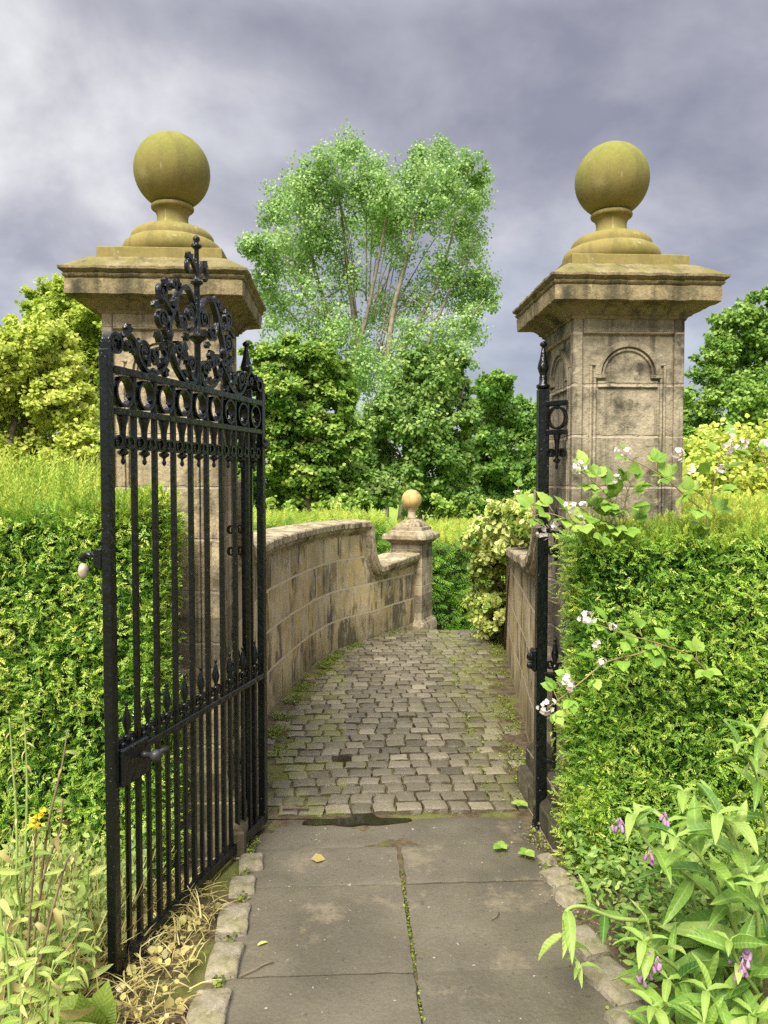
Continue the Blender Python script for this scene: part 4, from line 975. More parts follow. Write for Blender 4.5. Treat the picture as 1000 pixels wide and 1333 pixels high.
# ------------------------------------------------------------------ ivy over the wall end and golden shrubs
def blob_leaves(blobs, n, tpl, mat, name, parent, off, size, shell=(.55, 1.0), up=.5, var=(.5, .22), droop=0.0, squash=1.0, sub=None, clump=.3):
    """blobs: (x,y,z,rx,ry,rz,weight). Leaves sit on small clumps spread over the blob."""
    B = np.array(blobs, float); w = B[:, 6]*(B[:, 3]*B[:, 5]+B[:, 3]*B[:, 4]); w /= w.sum()
    sub = sub or max(20, n//70); bi = rng.choice(len(B), sub, p=w); d = unit(sub); d[:, 2] += .15; d /= np.linalg.norm(d, axis=1, keepdims=True)
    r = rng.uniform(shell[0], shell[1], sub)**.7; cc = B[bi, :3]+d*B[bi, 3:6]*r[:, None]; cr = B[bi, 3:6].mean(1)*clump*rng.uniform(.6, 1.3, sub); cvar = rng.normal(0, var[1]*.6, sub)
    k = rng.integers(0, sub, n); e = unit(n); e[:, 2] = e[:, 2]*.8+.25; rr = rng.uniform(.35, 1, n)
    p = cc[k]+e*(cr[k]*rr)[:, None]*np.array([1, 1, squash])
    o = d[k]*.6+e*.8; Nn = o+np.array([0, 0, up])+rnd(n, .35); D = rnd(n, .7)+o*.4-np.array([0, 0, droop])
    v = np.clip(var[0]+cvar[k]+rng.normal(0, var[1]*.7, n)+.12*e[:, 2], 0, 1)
    return leaf_mesh(name, mat, *tpl, p-off, D, Nn, rng.uniform(.7, 1.3, n)*size, v, parent)
def shrub(name, label, cat, base, blobs, n, mat, size, tpl=LEAF, stems=BARK, group=None, **kw):
    t = thing(name, label, cat, base, 0, group); off = np.array(base, float)
    blob_leaves(blobs, n, tpl, mat, 'foliage', t, off, size, **kw)
    b = MB(); B = np.array(blobs)
    for i in range(min(8, len(B))):
        c = B[i, :3]-off; m = c*np.array([.5, .5, .55])+rng.normal(0, .03, 3); b.tube([(c[0]*.1, c[1]*.1, -.1), tuple(m), tuple(c)], [.022*max(.5, B[i, 3]), .016*max(.5, B[i, 3]), .006], 6)
    b.build('stems', stems, t, True); return t
iv = []
for px, py, Y, r in ((645, 705, 7.3, .28), (660, 690, 6.6, .26), (647, 745, 7.4, .25), (640, 785, 7.5, .21), (648, 800, 7.2, .20), (630, 800, 7.6, .13), (672, 690, 5.9, .22), (634, 750, 7.5, .14), (690, 680, 5.4, .18), (705, 685, 5.0, .16), (650, 830, 7.5, .2)):
    p = atY(px, py, Y); iv.append((*p, r, r, r*.9, 1))
shrub('ivy', 'mass of yellow variegated ivy spilling over the far end of the brown wall', 'ivy', (1.5, 7.2, 0), iv, 19000, IVY, .042, up=.3, var=(.64, .25), shell=(.6, 1.0), clump=.35)

gs = []
for px, py, Y, r in ((905, 640, 5.2, .35), (950, 620, 5.4, .4), (1000, 620, 5.2, .4), (1050, 630, 5.2, .45), (930, 690, 5, .4), (1000, 690, 5, .4), (885, 680, 5.3, .25), (870, 655, 5.6, .2)):
    p = atY(px, py, Y); gs.append((*p, r, r, r, 1))
shrub('golden_shrub', 'bright yellow green shrub behind the brambles, beyond the pier', 'shrub', (2.6, 5.3, 0), gs, 20000, GOLD, .032, up=.5, var=(.62, .26))

# ------------------------------------------------------------------ trees
def tree(name, label, base, blobs, n, mat, size, trunk, bark, tpl=CARD, **kw):
    t = thing(name, label, 'tree', tuple(base)); off = np.array(base, float)
    blob_leaves(blobs, n, tpl, mat, 'crown', t, off, size, **kw)
    b = MB()
    for pts, r0, r1 in trunk:
        P = catmull([np.array(p)-off for p in pts], 6); m = len(P); P = [p+rng.normal(0, r0*.05, 3)*(0 < i < m-1) for i, p in enumerate(P)]
        b.tube([tuple(p) for p in P], [r0+(r1-r0)*(i/(m-1))**.8 for i in range(m)], 8)
    b.build('trunk', bark, t, True); return t
def PX(lst, Y, jit=1.0, asp=1.0):
    out = []
    for q in lst:
        px, py, r = q[:3]; w = q[3] if len(q) > 3 else 1; yy = Y+rng.uniform(-jit, jit); p = atY(px, py, yy); rm = r*yy/FPX
        out.append((*p, rm, rm*1.1, rm*asp, w))
    return out
Yp = 30.0
pop = PX([(455, 200, 24), (430, 215, 26), (405, 240, 32), (372, 262, 30), (355, 285, 20), (475, 235, 28), (440, 255, 36), (400, 285, 38), (490, 225, 20), (545, 205, 20), (575, 205, 22), (605, 215, 24), (622, 235, 18), (540, 235, 30),
          (580, 245, 34), (615, 262, 26), (555, 280, 32), (600, 300, 34), (615, 330, 24), (330, 325, 20), (355, 330, 28), (380, 340, 34), (425, 320, 36, .8), (470, 300, 34, .6), (500, 285, 28, .6), (345, 365, 26, .7), (520, 330, 34, .5), (625, 375, 28), (600, 385, 34),
          (635, 400, 18), (575, 350, 32, .55), (400, 385, 40, .6), (450, 365, 40, .55), (365, 400, 30, .6), (545, 400, 40, .5), (610, 425, 28), (580, 440, 32, .8), (500, 400, 36, .35), (430, 420, 34, .4), (530, 450, 36, .6), (480, 440, 34, .3), (350, 430, 26, .4), (560, 480, 36, .8), (600, 470, 26, .7), (505, 490, 30, .6), (330, 395, 22, .5), (390, 450, 30, .7), (420, 475, 30, .6), (440, 440, 30, .9), (470, 470, 28, .9), (455, 505, 28, .9), (430, 500, 24, .8), (500, 255, 26), (517, 262, 22), (512, 285, 30), (478, 262, 26), (495, 310, 28, .8), (360, 465, 26, .6), (470, 500, 28, .5), (520, 520, 34, .9), (440, 510, 26, .5), (555, 520, 30, .9), (490, 545, 26, .7)], Yp, 2.2)
def pl(*pts): return [tuple(atY(px, py, y)) for px, py, y in pts]
ptr = [(a, r0*.75, r1*.6) for a, r0, r1 in [(pl((462, 690, Yp), (458, 520, Yp), (463, 440, Yp), (450, 330, Yp), (440, 230, Yp)), .30, .05), (pl((463, 470, Yp), (480, 400, Yp-.5), (500, 300, Yp-1), (505, 240, Yp-1)), .15, .03),
       (pl((452, 690, Yp+.3), (435, 480, Yp+.3), (425, 410, Yp+.3), (400, 310, Yp), (390, 250, Yp)), .25, .04), (pl((428, 420, Yp), (395, 380, Yp), (365, 320, Yp), (355, 290, Yp)), .13, .03),
       (pl((500, 690, Yp-.6), (505, 520, Yp-.6), (510, 420, Yp-.6), (535, 310, Yp-.8), (550, 230, Yp-1)), .27, .04), (pl((508, 480, Yp), (545, 420, Yp), (580, 340, Yp), (600, 250, Yp)), .16, .03),
       (pl((520, 690, Yp+.5), (545, 500, Yp+.5), (560, 440, Yp), (590, 370, Yp), (625, 300, Yp)), .2, .03), (pl((555, 470, Yp), (600, 430, Yp-.5), (630, 390, Yp-1)), .1, .03), (pl((435, 470, Yp), (400, 430, Yp-.5), (350, 380, Yp-1)), .12, .03)]]
for k in range(45):
    q = pop[rng.integers(len(pop))]; e = np.array(q[:3]); s0 = atY(np.clip(480+(e[0]-1.2)*9, 420, 570), 430+rng.uniform(-60, 40), Yp); m_ = (s0+e)/2+np.array([0, 0, .5]); ptr.append(([tuple(s0), tuple(m_), tuple(e)], .030, .006))
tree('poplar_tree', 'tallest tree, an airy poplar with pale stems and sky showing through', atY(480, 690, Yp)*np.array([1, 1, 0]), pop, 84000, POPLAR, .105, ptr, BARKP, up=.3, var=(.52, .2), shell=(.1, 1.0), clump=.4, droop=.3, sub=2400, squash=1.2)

Ys = 17.0
sy = PX([(350, 470, 22), (385, 462, 26), (415, 470, 24), (440, 490, 22), (360, 510, 32), (400, 510, 36), (440, 525, 26), (345, 550, 30), (385, 560, 38), (430, 570, 34), (458, 580, 22), (350, 600, 32), (400, 610, 38), (445, 620, 30), (465, 625, 18), (350, 645, 30), (395, 655, 36), (440, 660, 30), (325, 500, 20), (318, 560, 26), (310, 620, 30), (300, 660, 30), (470, 655, 16), (325, 455, 14)], Ys, .6)
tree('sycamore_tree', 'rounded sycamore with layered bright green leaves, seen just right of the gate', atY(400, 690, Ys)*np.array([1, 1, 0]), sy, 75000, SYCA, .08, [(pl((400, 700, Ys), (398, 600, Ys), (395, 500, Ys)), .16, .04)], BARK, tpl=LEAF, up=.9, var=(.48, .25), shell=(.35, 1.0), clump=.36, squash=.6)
Ym = 21.0
mid = PX([(560, 500, 34), (530, 520, 30), (590, 510, 28), (500, 540, 26), (550, 560, 40), (590, 560, 34), (515, 580, 34), (490, 600, 26), (560, 610, 40), (600, 610, 26), (520, 640, 36), (575, 650, 34), (485, 645, 28), (605, 650, 20), (470, 560, 16), (610, 540, 18), (615, 500, 14), (540, 475, 22), (585, 475, 20)], Ym, 1.0)
tree('ash_tree', 'feathery mid green tree directly behind the small ball pier', atY(540, 700, Ym)*np.array([1, 1, 0]), mid, 42000, MID, .11, [(pl((545, 700, Ym), (540, 600, Ym), (550, 500, Ym)), .18, .04), (pl((540, 620, Ym), (500, 570, Ym), (478, 520, Ym)), .05, .015), (pl((540, 600, Ym), (590, 550, Ym), (605, 500, Ym)), .07, .02)], BARK, tpl=CARD, up=.4, var=(.5, .24), clump=.34, droop=.5, shell=(.4, 1.0))
Yd = 27.0
dk = PX([(630, 600, 24), (642, 640, 24), (622, 655, 22), (650, 625, 24), (602, 600, 22), (670, 660, 22), (640, 665, 20), (640, 510, 22), (655, 505, 16), (625, 540, 26), (660, 545, 28), (690, 545, 22), (640, 575, 22, .7), (675, 580, 28), (610, 580, 20), (655, 610, 22, .8), (690, 620, 24), (715, 580, 24), (720, 620, 24), (665, 640, 20, .7), (605, 620, 20), (600, 655, 20), (740, 600, 24), (700, 650, 18)], Yd, 1.0)
tree('dark_tree', 'dark tree with bare reddish trunk between the feathery tree and the iron post', atY(628, 690, Yd)*np.array([1, 1, 0]), dk, 38000, DARKL, .14, [(pl((617, 700, Yd-.3), (619, 640, Yd-.3), (623, 590, Yd), (630, 540, Yd)), .12, .05), (pl((648, 700, Yd-.3), (643, 660, Yd-.3), (636, 620, Yd), (630, 590, Yd)), .11, .05)], BARKR, up=.3, var=(.5, .24), shell=(.4, 1.0), clump=.34)
Yr = 26.0
rt = PX([(985, 405, 24), (955, 430, 30), (1000, 440, 40), (930, 470, 30), (975, 485, 45), (915, 510, 28), (950, 535, 45), (1010, 530, 50), (905, 550, 26), (925, 570, 34), (985, 580, 45), (1060, 430, 60), (1080, 520, 70), (1060, 590, 60), (1020, 385, 26), (890, 590, 30), (930, 610, 40)], Yr, 1.2)
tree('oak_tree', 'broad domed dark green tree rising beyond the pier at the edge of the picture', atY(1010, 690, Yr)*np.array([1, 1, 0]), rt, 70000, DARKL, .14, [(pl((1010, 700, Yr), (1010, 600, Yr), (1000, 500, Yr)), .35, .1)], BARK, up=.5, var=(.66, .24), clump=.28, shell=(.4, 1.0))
Yl = 15.0
lt = PX([(60, 395, 26), (95, 385, 24), (30, 420, 22), (70, 430, 34), (110, 430, 34), (145, 420, 40), (120, 480, 36), (150, 490, 40), (90, 470, 30), (15, 450, 22), (160, 540, 40), (120, 540, 34), (180, 450, 40), (195, 520, 40), (60, 520, 40), (20, 540, 40)], Yl, .6)
tree('lime_tree', 'bright yellow green tree against the sky beside the left stone pier', atY(110, 690, Yl)*np.array([1, 1, 0]), lt, 65000, GOLD, .065, [(pl((110, 700, Yl), (112, 560, Yl), (105, 450, Yl)), .2, .05)], BARK, tpl=LEAF, up=.8, var=(.46, .2), clump=.33, squash=.6, shell=(.55, 1.0))
Yg = 7.5
gl = PX([(20, 470, 36), (60, 455, 36), (85, 480, 26), (30, 515, 40), (75, 520, 36), (105, 530, 24), (-20, 500, 50), (-60, 540, 60), (15, 560, 30, .5), (65, 570, 36), (110, 575, 30), (40, 610, 45), (95, 620, 40), (-30, 620, 60), (140, 590, 30), (130, 640, 40)], Yg, .4)
tree('golden_bush', 'large fluffy golden yellow bush above the left hedge', atY(40, 700, Yg)*np.array([1, 1, 0]), gl, 60000, GOLD, .036, [(pl((40, 760, Yg), (38, 620, Yg), (30, 540, Yg)), .08, .03), (pl((15, 700, Yg-.3), (12, 590, Yg-.3), (25, 520, Yg)), .05, .02)], BARK, tpl=LEAF, up=.5, var=(.66, .2), clump=.3, shell=(.5, 1.0))
# shrub line behind the far hedges
us = []
for px, py, r in ((350, 665, 14), (385, 668, 16), (420, 668, 14), (450, 668, 14), (600, 668, 14), (560, 660, 14), (580, 664, 14), (625, 668, 10), (480, 668, 12)):
    p = atY(px, py, 14.5); q = r*14.5/FPX; us.append((*p, q*1.4, q*1.2, q, 1))
for px, py, r in ((350, 720, 40), (450, 720, 40), (560, 720, 40), (630, 720, 30)):
    p = atY(px, py, 14.8); q = r*14.8/FPX; us.append((*p, q*1.6, q*1.2, q, 1))
shrub('rose_bush', 'row of loose light green rose bushes under the trees behind the far hedges', 'shrub', (.8, 14.5, -.5), us, 7000, SYCA, .09, up=.5, var=(.62, .2))
# woodland mass closing the horizon
wd = []
for k in range(70):
    x = rng.uniform(-75, 90); y = rng.uniform(58, 78); h = rng.uniform(2.5, 5.0); wd.append((x, y, h*.55, 4.5, 3.5, h*.8, 1))
o = blob_leaves(wd, 24000, CARD, DARKL, 'far_woodland', None, np.zeros(3), .5, up=.4, var=(.5, .2), clump=.45); tag(o, 'distant belt of woodland closing the park', None, None, 'stuff')

# ------------------------------------------------------------------ brambles
def flower_cluster(b_list, p, r, n):
    d = unit(n); d[:, 1] -= .4; q = np.array(p)+d*r*rng.uniform(.3, 1, n)[:, None]; b_list.append(q)
def bramble(name, label, stems, flowers, group=None, leafsize=.085, n_per=9, mat=BRAM):
    p0 = np.array(stems[0][0]); t = thing(name, label, 'bramble', tuple(p0)); 
    if group: t['group'] = group
    b = MB(); P = []; D = []; N = []; S = []; V = []
    for pts in stems:
        q = catmull(pts, 8); m = len(q); b.tube([tuple(x-p0) for x in q], [.0036-.0018*i/m for i in range(m)], 6)
        k = max(2, n_per); sd = 1
        for j in range(k):
            f = (j+.9)/k; i = min(m-2, int(f*(m-1))); tg = q[i+1]-q[i]; tg /= np.linalg.norm(tg)+1e-9; sd = -sd
            side = np.cross(tg, (0, -.6, .8)); side /= np.linalg.norm(side)+1e-9
            out = side*sd*.8+tg*.35+np.array([0, -.35, .25])+rng.normal(0, .15, 3); out /= np.linalg.norm(out)
            e = q[i]+out*leafsize*.55; b.tube([tuple(q[i]-p0), tuple(e-p0)], [.0016, .0012], 5)
            nr = np.array([0, -.45, .9])+rng.normal(0, .35, 3)
            perp = np.cross(out, nr); perp /= np.linalg.norm(perp)
            for a, s_ in ((0, 1.0), (1, .82), (-1, .82)):
                if a and rng.random() < .15: continue
                P.append(e-p0); D.append(out+perp*a*1.15+np.array([0, 0, -.12])); N.append(nr+perp*a*.25); S.append(leafsize*s_*rng.uniform(.75, 1.15)*(1-.3*f)); V.append(rng.normal(.55, .2))
    b.build('stem', BSTEM, t, True)
    leaf_mesh('foliage', mat, *OVATE, np.array(P), np.array(D), np.array(N), np.array(S), np.clip(V, 0, 1), t, True)
    for (p, r, n) in flowers:
        n = max(7, int(n*1.6))*5; d = unit(n//5); d[:, 1] -= .35; c = np.array(p)-p0+d*r*1.25*rng.uniform(.35, 1, n//5)[:, None]
        cc = np.repeat(c, 5, 0); dirs = np.repeat(d, 5, 0); dirs /= np.linalg.norm(dirs, axis=1, keepdims=True); n5 = len(cc)
        a = np.tile(np.arange(5)*2*math.pi/5, n5//5); ref = np.cross(dirs, (0.1, .2, 1)); ref /= np.linalg.norm(ref, axis=1, keepdims=True); ref2 = np.cross(dirs, ref)
        Dd = ref*np.cos(a)[:, None]+ref2*np.sin(a)[:, None]+dirs*.35
        leaf_mesh('flower_cluster', PETAL, *OVATE, cc, Dd, dirs, np.array([[1.15, 1, 1]])*rng.uniform(.009, .014, (n5, 1)), np.clip(rng.normal(.6, .25, n5), 0, 1), t)
    return t
def PP(*l): return [atY(*p) for p in l]
bramble('bramble', 'bramble spray with white flowers arching out of the middle of the hedge face', [PP((925, 880, 2.86), (900, 855, 2.80), (858, 838, 2.74), (815, 826, 2.70), (775, 812, 2.68)), PP((858, 838, 2.74), (835, 850, 2.72), (790, 862, 2.68), (760, 885, 2.66), (735, 905, 2.66), (712, 922, 2.68))],
        [(atY(765, 804, 2.66), .030, 9), (atY(712, 920, 2.66), .028, 9), (atY(735, 885, 2.65), .022, 5), (atY(775, 838, 2.66), .012, 3), (atY(785, 862, 2.65), .012, 4), (atY(742, 895, 2.64), .016, 3), (atY(798, 815, 2.66), .010, 3)], leafsize=.075, n_per=9)
bramble('bramble', 'tall upright bramble with a big pink white flower head above the hedge top', [PP((922, 700, 3.0), (921, 665, 2.98), (930, 630, 2.96), (937, 600, 2.95), (955, 580, 2.94)), PP((921, 668, 2.98), (895, 648, 2.97), (870, 625, 2.95), (840, 607, 2.94), (812, 595, 2.93))],
        [(atY(955, 578, 2.92), .045, 16), (atY(812, 588, 2.92), .032, 10), (atY(898, 612, 2.9), .015, 4), (atY(940, 610, 2.9), .018, 4), (atY(882, 590, 2.93), .03, 8)], leafsize=.085, n_per=9)
bramble('bramble', 'low bright leaved bramble between pier face and hedge top', [PP((812, 700, 3.02), (812, 672, 3.0), (816, 645, 2.98), (822, 628, 2.97)), PP((812, 672, 3.0), (795, 650, 2.98), (778, 632, 2.97), (755, 612, 2.95)), PP((814, 690, 3.0), (790, 680, 2.97), (765, 672, 2.96))],
        [(atY(752, 609, 2.94), .028, 8), (atY(803, 624, 2.95), .012, 3), (atY(760, 657, 2.93), .012, 3), (atY(756, 678, 2.92), .016, 4)], leafsize=.085, n_per=9)
bramble('bramble', 'bramble shoot crossing in front of the black iron post, with pinkish flowers', [PP((790, 700, 2.95), (765, 688, 2.9), (735, 675, 2.86), (712, 668, 2.84), (694, 672, 2.83))],
        [(atY(742, 660, 2.84), .024, 7), (atY(705, 690, 2.82), .028, 9), (atY(722, 683, 2.82), .016, 4)], leafsize=.085, n_per=9)
bramble('bramble', 'small bramble tips beside the far side of the iron post', [PP((700, 690, 4.3), (695, 668, 4.2), (686, 650, 4.2), (672, 640, 4.2))], [(atY(674, 642, 4.18), .02, 5)], leafsize=.07, n_per=4)
bramble('bramble', 'pale flowering bramble at the far edge over the golden shrub', [PP((1010, 680, 3.6), (1005, 640, 3.5), (995, 600, 3.5), (985, 575, 3.5))], [(atY(996, 580, 3.48), .04, 9)], leafsize=.08, n_per=5)

# ------------------------------------------------------------------ comfrey
def comfrey(label, stems, bells, seed=0, size=.155, nl=11, big=1.2, group='comfrey plants at the hedge foot'):
    size *= big; nl = int(nl*1.35); p0 = np.array(stems[0][0]); t = thing('comfrey_plant', label, 'comfrey', tuple(p0), 0, group)
    b = MB(); P = []; D = []; N = []; S = []; V = []
    for pts in stems:
        q = catmull(pts, 8); m = len(q); b.tube([tuple(x-p0) for x in q], [.0075-.004*i/m for i in range(m)], 7); sd = 1; az = rng.uniform(0, 6)
        for j in range(nl):
            f = (j+.5)/nl; i = min(m-2, int(f*(m-1))); tg = q[i+1]-q[i]; tg /= np.linalg.norm(tg)+1e-9; az += 2.4
            s1 = np.cross(tg, (.3, .2, 1.)); s1 /= np.linalg.norm(s1)+1e-9; s2 = np.cross(tg, s1)
            out = s1*math.cos(az)+s2*math.sin(az); out = out*.9+tg*.5+np.array([0, -.12, .22]); out /= np.linalg.norm(out)
            P.append(q[i]-p0); D.append(out); N.append(np.array([0, -.3, 1.])+rng.normal(0, .35, 3)); S.append(size*(1.15-.55*f)*rng.uniform(.65, 1.25)); V.append(np.clip(rng.normal(.45, .28), 0, 1))
        for a in (0, 2.1, 4.2): P.append(q[-1]-p0); D.append(np.array([math.cos(a), math.sin(a), .3])); N.append(np.array([0, 0, 1.])); S.append(size*.5); V.append(.65)
    b.build('stem', STEM, t, True); k = len(P)//2; P, D, N, S, V = map(np.array, (P, D, N, S, V))
    S3 = np.stack([S*rng.uniform(.8, 1.15, len(S)), S, S], 1); sel = rng.random(len(P)) < .5
    if sel.all() or not sel.any(): sel[0] = not sel[0]
    leaf_mesh('foliage', COMF, *LANCE, P[sel], D[sel], N[sel], S3[sel], V[sel], t, True)
    leaf_mesh('drooping_leaves', COMF, *LANCE2, P[~sel], D[~sel], N[~sel], S3[~sel], V[~sel], t, True)
    for p, n in bells:
        c = np.array(p)-p0+rng.normal(0, .008, (n, 3)); bb = MB(); ctr = c.mean(0)+np.array([0, 0, .022])
        for x in c:
            bb.tube([tuple(ctr), tuple(x)], .0012, 5)
            dd = np.array([rng.normal(0, .3), rng.normal(-.2, .3), -1]); dd /= np.linalg.norm(dd)
            bb.tube([tuple(x), tuple(x+dd*.008), tuple(x+dd*.016), tuple(x+dd*.02)], [.002, .0045, .0055, .0042], 7)
        o = bb.build('flower_cluster', PURPLE, t, True); at = o.data.attributes.new('var', 'FLOAT', 'POINT'); at.data.foreach_set('value', np.full(len(o.data.vertices), float(rng.uniform(.3, .8)), np.float32))
def cs(*l): return [ground(px, py, z) for px, py, z in l]
comfrey('comfrey with a stem drooping over the kerb onto the flagstones', [PP((905, 1250, 2.35), (860, 1205, 2.30), (800, 1195, 2.24), (757, 1180, 2.20), (735, 1190, 2.18), (738, 1225, 2.16), (755, 1258, 2.15))], [], nl=9, size=.13)
comfrey('comfrey with long arching stem and two purple bell clusters near the hedge', [PP((960, 1260, 2.25), (950, 1195, 2.2), (900, 1145, 2.15), (845, 1100, 2.12), (824, 1060, 2.1)), PP((950, 1280, 2.3), (905, 1180, 2.3), (880, 1110, 2.3), (868, 1070, 2.3))], [(atY(808, 1073, 2.08), 5), (atY(845, 1110, 2.08), 3), (atY(865, 1068, 2.26), 5)], nl=10)
comfrey('tall comfrey reaching highest against the hedge at the picture edge', [PP((1010, 1210, 2.4), (1000, 1090, 2.35), (985, 1010, 2.3), (960, 970, 2.25)), PP((1030, 1200, 2.4), (1020, 1050, 2.35), (1000, 980, 2.3), (985, 950, 2.25)), PP((1000, 1230, 2.4), (960, 1110, 2.4), (925, 1050, 2.4), (890, 1030, 2.4))], [], nl=10, size=.16)
comfrey('comfrey with broad pale upper leaf in the middle of the clump', [PP((985, 1290, 2.15), (950, 1190, 2.1), (915, 1120, 2.05), (880, 1090, 2.02)), PP((990, 1290, 2.1), (985, 1180, 2.05), (960, 1100, 2.02), (935, 1060, 2.0))], [(atY(962, 1245, 1.95), 4)], nl=9, size=.175)
comfrey('comfrey with bright purple bells just inside the mossy kerb stone', [PP((930, 1330, 2.12), (890, 1270, 2.06), (855, 1240, 2.04), (838, 1225, 2.02)), PP((940, 1330, 2.1), (900, 1310, 2.05), (870, 1275, 2.0))], [(atY(848, 1250, 2.0), 5), (atY(838, 1272, 2.0), 5), (atY(856, 1255, 1.98), 3)], nl=9, size=.14)
comfrey('comfrey with purple bells and yellowish buds low at the picture edge', [PP((1010, 1360, 1.95), (990, 1300, 1.9), (965, 1260, 1.86), (950, 1225, 1.85)), PP((1030, 1380, 1.9), (1010, 1280, 1.88), (1000, 1200, 1.86), (985, 1150, 1.85)), PP((980, 1380, 1.9), (950, 1330, 1.86), (920, 1290, 1.84))], [(atY(974, 1240, 1.82), 6), (atY(966, 1256, 1.82), 5)], nl=10, size=.14)
comfrey('low leafy comfrey at the bottom corner of the picture', [PP((900, 1400, 1.95), (880, 1340, 1.92), (850, 1310, 1.9)), PP((960, 1420, 1.85), (940, 1360, 1.8), (915, 1330, 1.8)), PP((1000, 1420, 1.85), (990, 1360, 1.8), (980, 1320, 1.8))], [], nl=9, size=.14)
# ground cover between comfrey and hedge
n = 5200; p = np.stack([rng.uniform(.84, 2.4, n), rng.uniform(2.25, 2.95, n), rng.random(n)**1.5*.22], 1); p[:, 0] += (2.95-p[:, 1])*.06
D = rnd(n, .7); D[:, 2] = np.abs(D[:, 2])*.7; o = leaf_mesh('undergrowth', MID, *LEAF, p, D, rnd(n, .4)+np.array([0, -.3, 1]), np.stack([q*f for q in [rng.uniform(.018, .042, n)] for f in (.5, 1, 1)], 1), np.clip(rng.normal(.6, .28, n), 0, 1)); tag(o, 'small leaved undergrowth below the hedge among comfrey', None, None, 'stuff')

# ------------------------------------------------------------------ left weeds, dry grass
def weed(label, stems, kind='ragwort', nl=9, flowers=(), dry=.35, size=.05, smat=WSTEM):
    p0 = np.array(stems[0][0]); t = thing('weed', label, 'weed', tuple(p0), 0, 'weeds at the foot of the left hedge')
    b = MB(); A = ([], [], [], [], []); B_ = ([], [], [], [], [])
    for pts in stems:
        q = catmull(pts, 8); m = len(q); b.tube([tuple(x-p0) for x in q], [.005-.003*i/m for i in range(m)], 6); az = rng.uniform(0, 6)
        for j in range(nl):
            f = (j+.3)/nl; i = min(m-2, int(f*(m-1))); az += 2.2; out = np.array([math.cos(az), math.sin(az)*.8-.2, rng.uniform(-.1, .7)])
            tgt = B_ if rng.random() < dry else A
            tgt[0].append(q[i]-p0); tgt[1].append(out if tgt is A else out+np.array([0, 0, -.9])); tgt[2].append(np.array([0, -.5, .8])+rng.normal(0, .4, 3)); tgt[3].append(size*rng.uniform(.6, 1.4)*(1.2-.5*f)); tgt[4].append(np.clip(rng.normal(.55, .22), 0, 1))
    b.build('stem', smat, t, True)
    if A[0]: leaf_mesh('foliage', WEED, *LANCE2, *map(np.array, A[:4]), A[4], t, True)
    if B_[0]: leaf_mesh('withered_leaves', DRY, *LANCE2, *map(np.array, B_[:4]), B_[4], t, True)
    for p in flowers:
        c = np.repeat((np.array(p)-p0)[None], 14, 0)+rng.normal(0, .004, (14, 3)); d = unit(14); d[:, 1] -= .5
        leaf_mesh('flower', YELLOWF, *OVATE, c, d, rnd(14), .012, rng.random(14), t)
weed('dark stemmed weed with small yellow flowers, nearest the gate stile', [PP((35, 1250, 2.2), (40, 1180, 2.2), (45, 1110, 2.18), (48, 1062, 2.18)), PP((42, 1240, 2.2), (62, 1080, 2.22), (80, 1000, 2.24), (88, 950, 2.25))], nl=9, flowers=[atY(48, 1063, 2.15), atY(42, 1072, 2.15), atY(55, 1056, 2.15), atY(49, 1075, 2.14)])
weed('tall withered weed with seed heads at the left picture edge', [PP((20, 1240, 2.3), (22, 1080, 2.3), (16, 990, 2.3), (12, 935, 2.3)), PP((28, 1230, 2.3), (35, 1050, 2.3), (33, 960, 2.3), (30, 925, 2.3))], nl=22, dry=.55, size=.032, smat=STEM)
weed('leaning weed with brown curled leaves beside the gate foot', [PP((50, 1260, 2.15), (75, 1160, 2.15), (90, 1115, 2.15), (100, 1120, 2.15)), PP((45, 1200, 2.2), (60, 1130, 2.2), (78, 1080, 2.2), (82, 1040, 2.2))], nl=8, dry=.55, size=.055)
weed('small fresh green seedling weed between gate stile and hedge', [PP((112, 1180, 2.5), (114, 1150, 2.5), (116, 1120, 2.48))], nl=6, dry=0, size=.07, smat=STEM)
weed('broad pale green weed low in the left corner', [PP((40, 1340, 1.95), (45, 1270, 1.95), (50, 1225, 1.95)), PP((15, 1340, 1.95), (10, 1260, 1.95), (5, 1200, 1.95)), PP((70, 1345, 1.95), (80, 1290, 1.95), (95, 1260, 1.95))], nl=11, dry=.12, size=.085, smat=STEM)
weed('leafy weed with upright pale stems left of the dock leaves', [PP((60, 1380, 1.85), (62, 1300, 1.85), (70, 1250, 1.85)), PP((25, 1380, 1.85), (28, 1300, 1.85), (22, 1255, 1.85))], nl=12, dry=.15, size=.06, smat=STEM)
weed('bushy bright green weed close beside the foot of the gate stile', [PP((100, 1290, 2.2), (98, 1230, 2.2), (104, 1190, 2.2)), PP((85, 1290, 2.2), (78, 1220, 2.2), (70, 1180, 2.2)), PP((112, 1290, 2.25), (120, 1250, 2.25), (126, 1215, 2.25))], nl=14, dry=.1, size=.06, smat=STEM)
weed('broad leaved weed overlapping the dark stems in front of the hedge', [PP((30, 1260, 2.25), (25, 1170, 2.25), (15, 1120, 2.25)), PP((55, 1260, 2.25), (58, 1190, 2.25), (66, 1140, 2.25)), PP((5, 1260, 2.2), (0, 1160, 2.2), (-5, 1100, 2.2))], nl=13, dry=.15, size=.075, smat=STEM)
